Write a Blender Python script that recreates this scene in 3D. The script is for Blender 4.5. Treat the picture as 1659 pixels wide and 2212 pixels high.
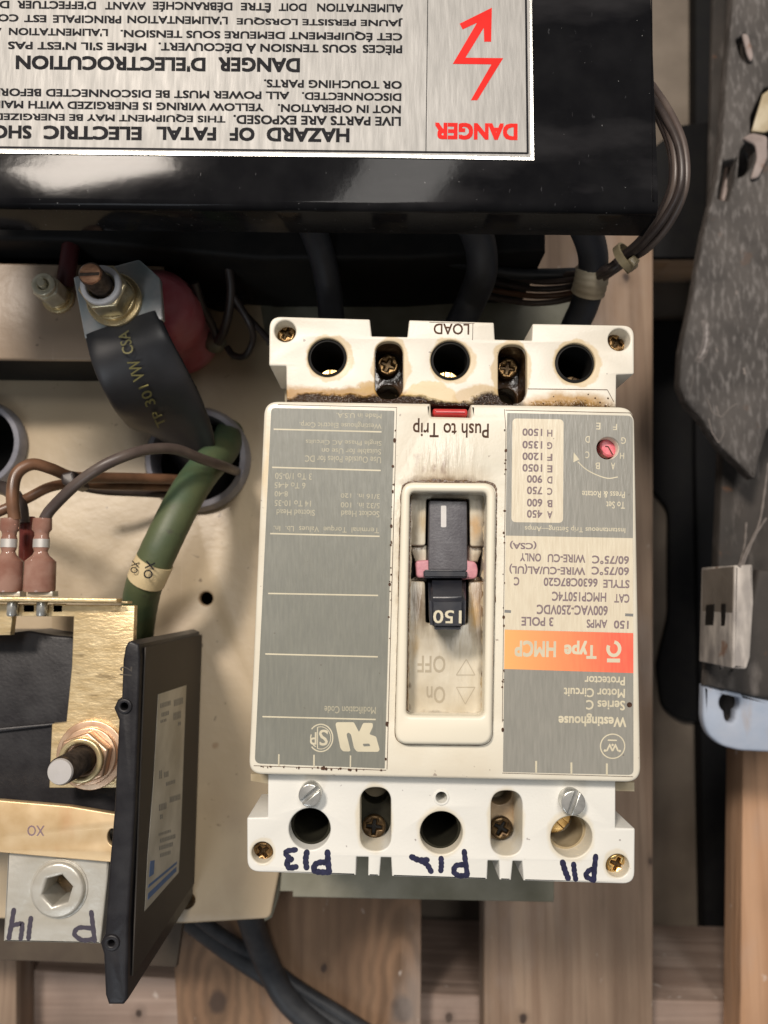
import bpy, bmesh, math, random
from mathutils import Vector, Matrix
random.seed(7)
for o in list(bpy.data.objects): bpy.data.objects.remove(o)
SC = bpy.context.scene
COL = SC.collection
MM = 0.001

# ------------------------------------------------------------------ camera, world, lamps, exposure
F = 1664.0; CX, CY = 829.5, 1106.0; H = 390.0; TILT = math.radians(6)
cam = bpy.data.cameras.new('camera'); co = bpy.data.objects.new('camera', cam); COL.objects.link(co)
co.location = (0, 0, H*MM); co.rotation_euler = (TILT, 0, 0)
cam.sensor_fit = 'VERTICAL'; cam.sensor_height = 34.6; cam.sensor_width = 26
cam.lens = F/2212*34.6; cam.clip_start = 0.01; cam.clip_end = 20
cam.dof.use_dof = True; cam.dof.focus_distance = 0.212; cam.dof.aperture_fstop = 13
SC.camera = co
w = bpy.data.worlds.new('World'); SC.world = w; w.use_nodes = True
w.node_tree.nodes['Background'].inputs[0].default_value = (0.97, 0.97, 1.0, 1)
w.node_tree.nodes['Background'].inputs[1].default_value = 0.14
def lamp(name, loc, target, sx, sy, e, col):
    l = bpy.data.lights.new(name, 'AREA'); l.shape = 'RECTANGLE'; l.size = sx; l.size_y = sy; l.energy = e; l.color = col
    o = bpy.data.objects.new(name, l); COL.objects.link(o); o.location = loc
    o.rotation_euler = (Vector(target)-Vector(loc)).to_track_quat('-Z', 'Y').to_euler()
    return o
lamp('ceiling_lamp_key', (-0.66, 1.02, 2.0), (0, 0, 0.1), 0.42, 0.22, 41, (1.0, 0.89, 0.78))
lamp('ceiling_lamp_second', (0.22, 0.85, 2.3), (0, 0, 0.1), 0.30, 1.1, 22, (1.0, 0.95, 0.89))
lamp('ceiling_lamp_cool', (-0.7, -1.6, 1.9), (0, 0, 0.1), 0.5, 0.9, 7, (0.84, 0.92, 1.0))
SC.view_settings.view_transform = 'Standard'; SC.view_settings.look = 'None'
SC.view_settings.exposure = 0.0; SC.view_settings.gamma = 1.0
SC.render.engine = 'CYCLES'
SC.render.resolution_x = 768; SC.render.resolution_y = 1024

# ------------------------------------------------------------------ places: where the sight line through a point of the view meets a height (mm)
CT, ST = math.cos(TILT), math.sin(TILT)
def ray(px, py):
    a, b, c = px-CX, -(py-CY), -F
    return (a, b*CT-c*ST, b*ST+c*CT)
def P(px, py, z):
    r = ray(px, py); t = (z-H)/r[2]
    return (r[0]*t, r[1]*t, z)
def PX(px, py, X):
    r = ray(px, py); t = X/r[0]
    return (X, r[1]*t, H+r[2]*t)
def S(z, py=1106):          # mm per view unit at height z
    return (P(1000, py, z)[0]-P(900, py, z)[0])/100
def conv(ox, oy, k): return lambda pts: [(ox+x*k, oy+y*k) for x, y in pts]

# ------------------------------------------------------------------ object tree helpers
LOC = {}
def thing(name, label, cat, loc, group=None):
    o = bpy.data.objects.new(name, None); COL.objects.link(o); o.empty_display_size = 0.01
    o.location = Vector(loc)*MM; LOC[o.name] = Vector(loc)
    o['label'] = label; o['category'] = cat
    if group: o['group'] = group
    return o
def tag(o, label, cat, group=None):
    o['label'] = label; o['category'] = cat
    if group: o['group'] = group
    return o
def put(name, me, mat, parent=None, smooth=35, scale=True):
    """me holds world millimetres"""
    if parent: L = LOC[parent.name]
    else:
        vs = me.vertices; n = max(1, len(vs))
        L = Vector((sum(v.co.x for v in vs)/n, sum(v.co.y for v in vs)/n, min(v.co.z for v in vs)))
    me.transform(Matrix.Scale(MM, 4) @ Matrix.Translation(-L))
    if smooth is not None:
        for p in me.polygons: p.use_smooth = True
        me.set_sharp_from_angle(angle=math.radians(smooth))
    me.name = name
    o = bpy.data.objects.new(name, me); COL.objects.link(o)
    if mat: me.materials.clear(); me.materials.append(mat)
    if parent: o.parent = parent
    else: o.location = L*MM
    LOC[o.name] = L
    return o
def mesh(verts, faces):
    me = bpy.data.meshes.new('m'); me.from_pydata([tuple(v) for v in verts], [], faces); me.update(); return me
def join(ms):
    bm = bmesh.new()
    for m in ms: bm.from_mesh(m); bpy.data.meshes.remove(m)
    me = bpy.data.meshes.new('m'); bm.to_mesh(me); bm.free(); return me
def fillet(pts, r, n=6):
    out = []; N = len(pts)
    for i in range(N):
        p = Vector(pts[i][:2]); a = Vector(pts[i-1][:2]); b = Vector(pts[(i+1) % N][:2])
        rr = r[i] if isinstance(r, (list, tuple)) else r
        if rr <= 0: out.append(tuple(p)); continue
        da, db = (a-p), (b-p)
        k = min(rr, da.length*.49, db.length*.49)
        p0, p1 = p+da.normalized()*k, p+db.normalized()*k
        for j in range(n+1):
            t = j/n; q = p0*(1-t)**2+p*2*t*(1-t)+p1*t*t; out.append(tuple(q))
    return out
def circ(cx, cy, r, n=40, ry=None): return [(cx+r*math.cos(2*math.pi*i/n), cy+(ry or r)*math.sin(2*math.pi*i/n)) for i in range(n)]
def slab(rings, z0, z1, bevel=0, dim=None):
    """rings of world mm xy -> solid between z0 and z1, rings after the first are holes"""
    cu = bpy.data.curves.new('c', 'CURVE'); cu.dimensions = '2D'; cu.fill_mode = 'BOTH'
    for ring in rings:
        s = cu.splines.new('POLY'); s.points.add(len(ring)-1)
        for p, q in zip(s.points, ring): p.co = (q[0], q[1], 0, 1)
        s.use_cyclic_u = True
    t = z1-z0; b = min(bevel, t*.45)
    cu.bevel_depth = b; cu.bevel_resolution = 2; cu.offset = -b; cu.extrude = (t-2*b)/2
    ob = bpy.data.objects.new('c', cu); me = bpy.data.meshes.new_from_object(ob)
    bpy.data.objects.remove(ob); bpy.data.curves.remove(cu)
    bm = bmesh.new(); bm.from_mesh(me); bmesh.ops.remove_doubles(bm, verts=bm.verts, dist=1e-4)
    bmesh.ops.recalc_face_normals(bm, faces=bm.faces); bm.to_mesh(me); bm.free()
    me.transform(Matrix.Translation((0, 0, (z0+z1)/2)))
    return me
def plate(name, outline, z0, z1, mat, parent=None, holes=(), bevel=0.0, zref=None, smooth=35):
    zr = z1 if zref is None else zref
    rings = [[P(x, y, zr)[:2] for x, y in r] for r in [outline]+list(holes)]
    return put(name, slab(rings, z0, z1, bevel), mat, parent, smooth)
def box(name, x0, y0, x1, y1, z0, z1, mat, parent=None, bevel=0.3, r=0):
    pts = [(x0, y0), (x1, y0), (x1, y1), (x0, y1)]
    return put(name, slab([fillet(pts, r) if r else pts], z0, z1, bevel), mat, parent)
def lathe(prof, c=(0, 0, 0), n=32, M=None, cap=True):
    """prof: (r, h) pairs along +Z from c"""
    vs, fs = [], []; k = len(prof)
    for i in range(n):
        a = 2*math.pi*i/n
        for r, h in prof: vs.append(Vector((r*math.cos(a), r*math.sin(a), h)))
    for i in range(n):
        j = (i+1) % n
        for q in range(k-1): fs.append((i*k+q, j*k+q, j*k+q+1, i*k+q+1))
    if cap:
        fs.append(tuple(i*k+k-1 for i in range(n))); fs.append(tuple(i*k for i in reversed(range(n))))
    T = Matrix.Translation(c) @ (M or Matrix.Identity(4))
    return mesh([T @ v for v in vs], fs)
def smoothpath(pts, sub=8):
    pts = [Vector(p) for p in pts]; out = []
    P_ = [pts[0]*2-pts[1]]+pts+[pts[-1]*2-pts[-2]]
    for i in range(1, len(P_)-2):
        a, b, c, d = P_[i-1:i+3]
        for j in range(sub):
            t = j/sub
            out.append(0.5*((2*b)+(c-a)*t+(2*a-5*b+4*c-d)*t*t+(3*b-a-3*c+d)*t**3))
    out.append(pts[-1]); return out
def tube(path, r, n=14, sub=8, flat=None, wob=0):
    """path of world mm; r number or function of t; flat=(half width, half height) keeps one side level"""
    pts = smoothpath(path, sub); vs, fs = [], []; N = len(pts)
    T0 = (pts[1]-pts[0]).normalized(); up = Vector((0, 0, 1))
    if abs(T0.z) > .95: up = Vector((0, 1, 0))
    for i, p in enumerate(pts):
        T = (pts[min(i+1, N-1)]-pts[max(i-1, 0)]).normalized()
        s = T.cross(up)
        if s.length < 1e-4: s = Vector((1, 0, 0))
        s.normalize(); u = s.cross(T).normalized()
        if not flat: up = u
        t = i/(N-1); rr = r(t) if callable(r) else r
        rr *= 1+wob*math.sin(i*1.7)*.5
        for k in range(n):
            a = 2*math.pi*k/n
            if flat:
                fw, fh = flat(t) if callable(flat) else flat
                ca, sa = math.cos(a), math.sin(a)
                ex = abs(ca)**.3*math.copysign(1, ca); ey = abs(sa)**.6*math.copysign(1, sa)
                vs.append(p+s*fw*ex+u*fh*ey)
            else: vs.append(p+(s*math.cos(a)+u*math.sin(a))*rr)
    for i in range(N-1):
        for k in range(n):
            k2 = (k+1) % n; fs.append((i*n+k, i*n+k2, (i+1)*n+k2, (i+1)*n+k))
    fs.append(tuple(reversed(range(n)))); fs.append(tuple((N-1)*n+k for k in range(n)))
    return mesh(vs, fs)
def PP(pts): return [P(*p) for p in pts]

# ------------------------------------------------------------------ materials
def N_(nt, t, **kw):
    n = nt.nodes.new(t)
    for k, v in kw.items(): setattr(n, k, v)
    return n
class Mat:
    def __init__(s, name, c1, c2=None, scale=120, rough=.5, metal=0, bump=0, bscale=900, stretch=(1, 1, 1), bstretch=(1, 1, 1), detail=6, rvar=.1, lo=.35, hi=.65, spec=.5, rot=0):
        s.m = bpy.data.materials.new(name); s.m.use_nodes = True; s.nt = nt = s.m.node_tree
        s.b = nt.nodes['Principled BSDF']; s.b.inputs['Metallic'].default_value = metal
        s.b.inputs['Specular IOR Level'].default_value = spec
        s.pos = N_(nt, 'ShaderNodeNewGeometry').outputs['Position']
        s.rot = rot
        f = s.noise(scale, detail, stretch)
        r = N_(nt, 'ShaderNodeMapRange'); nt.links.new(f, r.inputs[0]); r.inputs[1].default_value = lo; r.inputs[2].default_value = hi
        s.fac = r.outputs[0]
        c2 = c2 or tuple(x*.85 for x in c1)
        s.col = s.rgb(c1); s.mix(s.fac, c2)
        rr = N_(nt, 'ShaderNodeMapRange'); nt.links.new(f, rr.inputs[0])
        rr.inputs[3].default_value = max(.03, rough-rvar); rr.inputs[4].default_value = min(1, rough+rvar); s.r = rr.outputs[0]
        s.bumpn = None
        if bump:
            f2 = s.noise(bscale, 4, bstretch); s.addbump(f2, bump)
    def rgb(s, c):
        n = N_(s.nt, 'ShaderNodeRGB'); n.outputs[0].default_value = (*c, 1); return n.outputs[0]
    def noise(s, scale, detail=5, stretch=(1, 1, 1), off=(0, 0, 0), rot=None):
        nt = s.nt; mp = N_(nt, 'ShaderNodeMapping'); nt.links.new(s.pos, mp.inputs[0]); mp.inputs['Scale'].default_value = stretch
        mp.inputs['Location'].default_value = off; mp.inputs['Rotation'].default_value = (0, 0, s.rot if rot is None else rot)
        n = N_(nt, 'ShaderNodeTexNoise'); nt.links.new(mp.outputs[0], n.inputs[0]); n.inputs['Scale'].default_value = scale; n.inputs['Detail'].default_value = detail
        return n.outputs[0]
    def ramp(s, f, a, b):
        r = N_(s.nt, 'ShaderNodeMapRange'); s.nt.links.new(f, r.inputs[0]); r.inputs[1].default_value = a; r.inputs[2].default_value = b; return r.outputs[0]
    def math(s, op, a, b=None):
        n = N_(s.nt, 'ShaderNodeMath', operation=op)
        for i, x in enumerate((a, b)):
            if x is None: continue
            if isinstance(x, (int, float)): n.inputs[i].default_value = x
            else: s.nt.links.new(x, n.inputs[i])
        return n.outputs[0]
    def mix(s, fac, c):
        m = N_(s.nt, 'ShaderNodeMix', data_type='RGBA'); s.nt.links.new(s.col, m.inputs[6])
        if isinstance(fac, (int, float)): m.inputs[0].default_value = fac
        else: s.nt.links.new(fac, m.inputs[0])
        if isinstance(c, tuple): m.inputs[7].default_value = (*c, 1)
        else: s.nt.links.new(c, m.inputs[7])
        s.col = m.outputs[2]; return s
    def rmix(s, fac, v):
        m = N_(s.nt, 'ShaderNodeMix'); s.nt.links.new(fac, m.inputs[0]); s.nt.links.new(s.r, m.inputs[2]); m.inputs[3].default_value = v; s.r = m.outputs[0]; return s
    def addbump(s, h, strength, dist=.0004):
        b = N_(s.nt, 'ShaderNodeBump'); b.inputs['Strength'].default_value = strength; b.inputs['Distance'].default_value = dist
        s.nt.links.new(h, b.inputs['Height'])
        if s.bumpn: s.nt.links.new(s.bumpn, b.inputs['Normal'])
        s.bumpn = b.outputs[0]; return s
    def blob(s, c, rad, amp=3, nscale=300, edge=(1.0, .75), inner=None):
        """mask of a ragged ellipse: c, rad in world mm"""
        nt = s.nt
        nv = N_(nt, 'ShaderNodeTexNoise'); nt.links.new(s.pos, nv.inputs[0]); nv.inputs['Scale'].default_value = nscale; nv.inputs['Detail'].default_value = 5
        v1 = N_(nt, 'ShaderNodeVectorMath', operation='SUBTRACT'); nt.links.new(nv.outputs[1], v1.inputs[0]); v1.inputs[1].default_value = (.5, .5, .5)
        v2 = N_(nt, 'ShaderNodeVectorMath', operation='MULTIPLY_ADD'); nt.links.new(v1.outputs[0], v2.inputs[0]); v2.inputs[1].default_value = (amp*2*MM,)*3; nt.links.new(s.pos, v2.inputs[2])
        v3 = N_(nt, 'ShaderNodeVectorMath', operation='SUBTRACT'); nt.links.new(v2.outputs[0], v3.inputs[0]); v3.inputs[1].default_value = tuple(x*MM for x in c)
        v4 = N_(nt, 'ShaderNodeVectorMath', operation='MULTIPLY'); nt.links.new(v3.outputs[0], v4.inputs[0]); v4.inputs[1].default_value = (1/(rad[0]*MM), 1/(rad[1]*MM), 0)
        v5 = N_(nt, 'ShaderNodeVectorMath', operation='LENGTH'); nt.links.new(v4.outputs[0], v5.inputs[0])
        m = s.ramp(v5.outputs['Value'], *edge)
        if inner: m = s.math('MULTIPLY', m, s.ramp(v5.outputs['Value'], *inner))
        return m
    def done(s):
        nt = s.nt; nt.links.new(s.col, s.b.inputs['Base Color']); nt.links.new(s.r, s.b.inputs['Roughness'])
        if s.bumpn: nt.links.new(s.bumpn, s.b.inputs['Normal'])
        return s.m
def simple(name, c, **k): return Mat(name, c, **k).done()

def woodmat(name, c1, c2, along_y=True, knots=(), dark=(.05, .032, .024), rs=0, rings=False):
    st = (1, .05, 1) if along_y else (.05, 1, 1)
    m = Mat(name, c1, c2, scale=130, stretch=st, rough=.75, bump=.5, bscale=500, bstretch=st, lo=.38, hi=.62)
    f = m.noise(32, 3, (1, .12, 1) if along_y else (.12, 1, 1), off=(rs, rs*.7, 0)); m.mix(m.math('MULTIPLY', m.ramp(f, .45, .7), .55), tuple(x*.62 for x in c1))
    f = m.noise(350, 2, (1, .03, 1) if along_y else (.03, 1, 1)); m.mix(m.math('MULTIPLY', m.ramp(f, .55, .7), .35), tuple(x*.5 for x in c1))
    for c, r in knots[:2] if rings else ():
        nt = m.nt
        v3 = N_(nt, 'ShaderNodeVectorMath', operation='SUBTRACT'); nt.links.new(m.pos, v3.inputs[0]); v3.inputs[1].default_value = tuple(x*MM for x in c)
        v4 = N_(nt, 'ShaderNodeVectorMath', operation='MULTIPLY'); nt.links.new(v3.outputs[0], v4.inputs[0]); v4.inputs[1].default_value = (1, .28, 0)
        v5 = N_(nt, 'ShaderNodeVectorMath', operation='LENGTH'); nt.links.new(v4.outputs[0], v5.inputs[0])
        d_ = m.math('ADD', m.math('MULTIPLY', v5.outputs['Value'], 1050), m.math('MULTIPLY', m.noise(35, 5), 13))
        near = m.ramp(v5.outputs['Value'], .042, .004)
        sn_ = m.math('SINE', d_); m.mix(m.math('MULTIPLY', m.math('MULTIPLY', m.ramp(sn_, -.2, 1), near), .40), tuple(x*1.7 for x in c1)); m.mix(m.math('MULTIPLY', m.math('MULTIPLY', m.ramp(sn_, .1, -1), near), .4), tuple(x*.5 for x in c1))
    for c, r in knots:
        m.mix(m.math('MULTIPLY', m.blob(c, (r*2.2, r*3.2), 3, 120, (1, .2)), .6), tuple(x*.55 for x in c1))
        m.mix(m.blob(c, (r, r*1.3), 1.5, 200, (1, .6)), dark)
    bl_ = m.noise(22, 6, (1, .5, 1), off=(9+rs, 3, 0)); m.mix(m.math('MULTIPLY', m.ramp(bl_, .48, .68), .5), tuple(x*.5 for x in c1)); m.mix(m.math('MULTIPLY', m.ramp(bl_, .45, .30), .45), (.40, .34, .30))
    ck = m.noise(300, 3, (1, .02, 1) if along_y else (.02, 1, 1), off=(1, 6+rs, 0)); m.mix(m.math('MULTIPLY', m.ramp(ck, .68, .74), .8), (.04, .028, .02)); m.addbump(ck, .6, .001)
    sp = m.noise(160, 3, (1, .6, 1), off=(3+rs, 0, 0)); m.mix(m.math('MULTIPLY', m.ramp(sp, .70, .76), .55), (.75, .68, .62))
    return m.done()

# terminal cover plastic with soot / oil along the joint
def stained_terminal(name, top):
    m = Mat(name, (.74, .70, .61) if top else (.73, .72, .67), (.68, .63, .53) if top else (.72, .71, .66), scale=60, rough=.38, bump=.12, bscale=1500, lo=.4, hi=.75)
    z = 176
    if top:
        y0 = P(975, 872, z)[1]
        for px, py, rr in ((707, 772, 55), (973, 778, 54), (1243, 784, 55), (840, 790, 44), (1100, 800, 46)):
            c = P(px, py, z); k = S(z, py)
            m.mix(m.math('MULTIPLY', m.blob((c[0]+.5, c[1], 0), (rr*k, rr*k*(1.6 if rr < 50 else 1)), 1.6, 260, (1.0, .92)), .75), (.56, .42, .22))
        for px, py, rx, ry, cc, f, ed, am in ((650, 870, 130, 40, (.40, .22, .06), .9, (1, .7), 4), (790, 872, 150, 42, (.38, .21, .05), .95, (1, .8), 4), (800, 838, 42, 16, (.48, .30, .09), .85, (1, .6), 5), (930, 868, 60, 50, (.62, .47, .22), .75, (1, .92), 4),
                 (1225, 880, 120, 40, (.40, .22, .05), .95, (1, .6), 4), (1035, 866, 60, 40, (.50, .34, .14), .7, (1, .85), 4), (700, 874, 130, 27, (.045, .022, .008), 1, (1, .8), 4), (850, 878, 130, 28, (.03, .014, .006), 1, (1, .8), 4), (960, 884, 90, 22, (.03, .014, .006), 1, (1, .75), 3), (1070, 878, 66, 34, (.025, .012, .006), 1, (1, .7), 5),
                 (1240, 886, 125, 26, (.05, .022, .006), .95, (1, .4), 5)):
            c = P(px, py, z); k = S(z, py); mk = m.blob(c, (rx*k, ry*k), am*.42, 320, ed)
            m.mix(m.math('MULTIPLY', mk, f), cc)
            if cc[0] < .1: m.rmix(mk, .08); m.addbump(m.math('MULTIPLY', m.noise(1400, 3), mk), .9, .0008)
    else:
        for px, py, rx, ry in ((1235, 1808, 56, 60), (808, 1770, 44, 80), (1095, 1780, 44, 82), (953, 1799, 56, 56), (566, 1842, 30, 32), (1334, 1870, 32, 34)):
            c = P(px, py, z); k = S(z, py)
            m.mix(m.math('MULTIPLY', m.blob(c, (rx*k, ry*k), 1.0, 200, (1.0, .85)), .45), (.62, .52, .33))
    f = m.noise(420, 2, off=(7, 1, 0)); m.mix(m.math('MULTIPLY', m.ramp(f, .74, .77), .6), (.16, .12, .12))
    return m.done()
M_termtop = stained_terminal('ivory_plastic_oily', True)
M_termbot = stained_terminal('white_plastic_end', False)
def covermat():
    m = Mat('ivory_cover_plastic', (.73, .69, .58), (.66, .60, .48), scale=50, rough=.34, bump=.10, bscale=1200, lo=.4, hi=.7)
    z = 180
    # diagonal rubbed sheen and grime round the toggle bezel
    st = m.noise(500, 3, (1, .14, 1), rot=math.radians(-35))
    c = P(965, 1180, z); k = S(z, 1180)
    ar = m.blob(c, (128*k, 300*k), 3, 120, (1, .5))
    m.mix(m.math('MULTIPLY', m.math('MULTIPLY', m.ramp(st, .42, .62), ar), .40), (.34, .26, .18))
    c = P(960, 1044, z); mk = m.blob(c, (116*k, 19*k), 1.6, 300, (1, .3)); m.mix(m.math('MULTIPLY', mk, .95), (.07, .035, .015)); m.mix(m.math('MULTIPLY', m.blob(P(958, 1030, z), (125*k, 34*k), 2, 200, (1, .3)), .35), (.42, .30, .18))
    c = P(930, 1005, z); sc = m.math('MULTIPLY', m.blob(c, (60*k, 30*k), 4, 200, (1, .6)), m.ramp(m.noise(600, 6, (1, .4, 1), rot=.6), .50, .66)); m.mix(m.math('MULTIPLY', sc, .7), (.30, .22, .17))
    c = P(868, 1300, z); mk = m.blob(c, (14*k, 320*k), 2, 300, (1, .1)); m.mix(m.math('MULTIPLY', mk, .6), (.35, .27, .17))
    c = P(577, 1000, z); mk = m.blob(c, (14*k, 130*k), 2, 90, (1, .3)); m.mix(m.math('MULTIPLY', mk, .6), (.66, .50, .28))
    m.addbump(m.math('MULTIPLY', st, ar), .7, .0009); m.rmix(ar, .2)
    f = m.noise(420, 2, off=(2, 5, 0)); m.mix(m.math('MULTIPLY', m.ramp(f, .72, .76), .6), (.18, .12, .10))
    return m.done()
M_cover = covermat()
M_bezel = simple('cream_bezel_plastic', (.80, .74, .60), c2=(.76, .71, .58), scale=40, rough=.35)
def recessmat():
    m = Mat('toggle_well_plastic', (.62, .57, .46), (.50, .44, .33), scale=120, rough=.30, lo=.35, hi=.65)
    st = m.noise(520, 3, (1, .16, 1), rot=math.radians(-35)); m.addbump(st, .45, .0007)
    z = 174; k = S(z)
    for px, py, rx, ry, cc, f in ((906, 1310, 26, 70, (.13, .08, .04), .85), (1052, 1270, 26, 300, (.05, .025, .01), 1), (1032, 1300, 32, 110, (.22, .12, .04), .85), (1022, 1330, 14, 40, (.50, .30, .09), .8), (915, 1130, 14, 30, (.48, .36, .2), .7), (960, 1064, 100, 14, (.12, .06, .025), .8), (890, 1160, 16, 100, (.26, .19, .11), .6), (960, 1549, 100, 13, (.05, .02, .01), .95), (877, 1450, 8, 130, (.10, .05, .02), .9), (1026, 1140, 16, 40, (.45, .25, .08), .7), (892, 1395, 12, 60, (.48, .33, .15), .6)):
        mk = m.blob(P(px, py, z), (rx*k, ry*k), 2.2, 300, (1, .2)); m.mix(m.math('MULTIPLY', mk, f), cc)
    return m.done()
M_well = recessmat()
M_case = simple('brown_case_plastic', (.42, .32, .20), c2=(.24, .16, .09), scale=150, rough=.35, bump=.2, bscale=600)
M_caselight = simple('tan_case_plastic', (.50, .43, .30), c2=(.36, .29, .18), scale=150, rough=.35)
M_oilwell = simple('oil_dark_ledge', (.10, .055, .025), c2=(.03, .015, .008), scale=250, rough=.12, bump=.3, bscale=700)
M_dark = simple('black_void_plastic_and_shade', (.008, .008, .008), c2=(.014, .013, .012), rough=.6, spec=.2)
M_hole = simple('dark_terminal_well', (.030, .029, .020), c2=(.018, .017, .012), rough=.7, spec=.1)
M_screwb = simple('brass_dirty_screw', (.36, .23, .10), c2=(.16, .09, .04), scale=700, rough=.32, metal=.9, bump=.3, bscale=1500)
M_brass = simple('bright_brass', (.80, .58, .27), c2=(.62, .42, .17), scale=400, rough=.28, metal=1)
M_screwdark = simple('dark_screw_steel', (.10, .065, .03), c2=(.05, .03, .015), scale=600, rough=.35, metal=.8)
M_chrome = simple('bright_screw_steel', (.66, .65, .61), c2=(.45, .45, .42), scale=500, rough=.25, metal=.7)
def labelmat(name, c1, c2):
    m = Mat(name, c1, c2, scale=1300, stretch=(1, .12, 1), rough=.36, bump=.25, bscale=1500, bstretch=(1, .15, 1), lo=.3, hi=.7, detail=2)
    f = m.noise(30, 2); m.mix(m.math('MULTIPLY', m.ramp(f, .4, .8), .25), tuple(x*.8 for x in c1))
    f = m.noise(60, 6, off=(3, 1, 0)); m.rmix(m.math('MULTIPLY', m.ramp(f, .5, .7), .6), .6)
    f = m.noise(300, 2, (1, .05, 1), rot=.7); m.mix(m.math('MULTIPLY', m.ramp(f, .73, .76), .4), tuple(min(1, x*1.5) for x in c1))
    f = m.noise(500, 2, off=(8, 3, 0)); m.mix(m.math('MULTIPLY', m.ramp(f, .74, .78), .6), (.10, .08, .06))
    return m.done()
M_lgrey = labelmat('grey_label_foil', (.30, .29, .255), (.245, .24, .21))
M_lgrey_shaded = labelmat('grey_label_foil_shaded', (.225, .225, .19), (.185, .187, .16))  # same foil, darkened overall for the shadow over the left label
M_lcream = labelmat('cream_label_foil', (.72, .65, .50), (.64, .56, .42))
def orangemat():
    m = Mat('orange_red_label_band', (.90, .17, .10), (.80, .13, .08), scale=1300, stretch=(1, .12, 1), rough=.36, detail=2)
    sx = N_(m.nt, 'ShaderNodeSeparateXYZ'); m.nt.links.new(m.pos, sx.inputs[0])
    a = P(1330, 1400, 180)[0]*MM; b = P(1095, 1400, 180)[0]*MM
    m.mix(m.math('MULTIPLY', m.ramp(sx.outputs[0], a, b), .95), (.90, .44, .15)); return m.done()
M_lorange = orangemat()
M_inkcream = simple('cream_print', (.66, .60, .44), rough=.5)
M_inkcreamdim = simple('worn_cream_print', (.46, .42, .30), rough=.5, c2=(.36, .34, .25), scale=900)
M_inkpurple = simple('purple_grey_print', (.22, .17, .19), rough=.6, c2=(.26, .21, .20), scale=1200, spec=.1)
M_inkgrey = simple('grey_print', (.22, .22, .21), rough=.5)
M_inkblack = simple('black_print', (.012, .012, .015), rough=.6, spec=.1)
M_inkbrown = simple('brown_engraved_print', (.10, .05, .028), c2=(.05, .028, .02), scale=900, rough=.6, spec=.15)
M_marker = simple('blue_black_marker', (.012, .012, .035), c2=(.02, .02, .06), scale=600, rough=.4)
M_red = simple('red_print', (.80, .028, .022), rough=.6, spec=.1)
M_redbtn = simple('red_plastic', (.62, .04, .04), c2=(.5, .03, .03), rough=.3)
M_pinkdial = simple('pink_red_plastic', (.62, .09, .13), c2=(.75, .22, .25), scale=500, rough=.35)
M_pink = simple('faded_pink_plastic', (.58, .27, .30), c2=(.48, .20, .24), scale=500, rough=.45, bump=.2, bscale=1500)
M_slider = simple('charcoal_slider', (.10, .097, .108), c2=(.07, .066, .076), scale=400, rough=.40, bump=.15, bscale=1500)
M_handle = simple('navy_black_handle', (.018, .020, .028), c2=(.03, .03, .036), scale=300, rough=.32)
M_white = simple('white_paint_mark', (.62, .60, .58), rough=.5)
def alumat():
    m = Mat('brushed_aluminium_label', (.46, .445, .42), (.36, .35, .33), scale=900, stretch=(1, .12, 1), rough=.5, metal=.10, spec=.3, bump=.2, bscale=1800, bstretch=(1, .12, 1), lo=.3, hi=.7, detail=3)
    return m.done()
M_alu = alumat()
M_alubare = simple('bare_aluminium_edge', (.80, .78, .72), rough=.25, metal=.8)
def blackpaint():
    m = Mat('black_enamel_sheet', (.006, .006, .007), (.010, .010, .011), scale=90, rough=.085, rvar=.03, bump=.02, bscale=500, spec=.06)
    f = m.noise(700, 3, (1, .35, 1)); s = m.ramp(f, .70, .78); m.mix(m.math('MULTIPLY', s, .30), (.16, .16, .17)); m.rmix(m.math('MULTIPLY', s, .6), .7)
    f = m.noise(40, 4); m.rmix(m.math('MULTIPLY', m.ramp(f, .45, .75), .4), .13)
    f = m.noise(55, 7, (.4, 1, 1), off=(2, 2, 0)); m.mix(m.math('MULTIPLY', m.ramp(f, .52, .72), .16), (.12, .115, .12))
    f = m.noise(900, 2, off=(6, 2, 0)); m.mix(m.math('MULTIPLY', m.ramp(f, .76, .78), .5), (.4, .4, .4))
    return m.done()
M_blackpaint = blackpaint()
M_blackplastic = simple('black_moulded_plastic', (.013, .012, .014), c2=(.022, .021, .023), scale=150, rough=.4, bump=.15, bscale=900, spec=.35)
M_blackside = simple('dusty_black_plastic', (.034, .028, .023), c2=(.05, .042, .034), scale=60, rough=.6)
def beigemat(name, c1, c2):
    m = Mat(name, c1, c2, scale=25, rough=.38, bump=.35, bscale=260, lo=.35, hi=.7)
    f = m.noise(260, 3, off=(1, 2, 0)); m.mix(m.math('MULTIPLY', m.ramp(f, .70, .76), .7), (.10, .07, .05))
    f = m.noise(9, 3, off=(4, 2, 0)); m.mix(m.math('MULTIPLY', m.ramp(f, .45, .75), .5), tuple(a*b for a, b in zip(c1, (.95, .80, .60))))
    for (px, py, r_) in ((445, 1293, 20), (466, 1610, 9), (400, 1950, 16), (280, 1030, 8)):
        m.mix(m.math('MULTIPLY', m.blob(P(px, py, 90), (r_*.18, r_*.18), 1.2, 300, (1, .4)), .55), (.25, .14, .07))
    f = m.noise(45, 7, off=(3, 8, 0)); m.mix(m.math('MULTIPLY', m.ramp(f, .55, .75), .35), (.34, .25, .17))
    sc_ = m.noise(260, 2, (1, .02, 1), rot=.5); m.mix(m.math('MULTIPLY', m.ramp(sc_, .70, .73), .35), (.80, .70, .60))
    return m.done()
M_beige = beigemat('beige_painted_steel', (.50, .405, .275), (.44, .355, .245))
M_rail = beigemat('tan_painted_rail', (.40, .30, .215), (.32, .24, .17))
M_olive = simple('olive_galvanised_steel', (.20, .19, .135), c2=(.30, .285, .22), scale=60, rough=.5, bump=.2, bscale=500, metal=.25)
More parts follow.
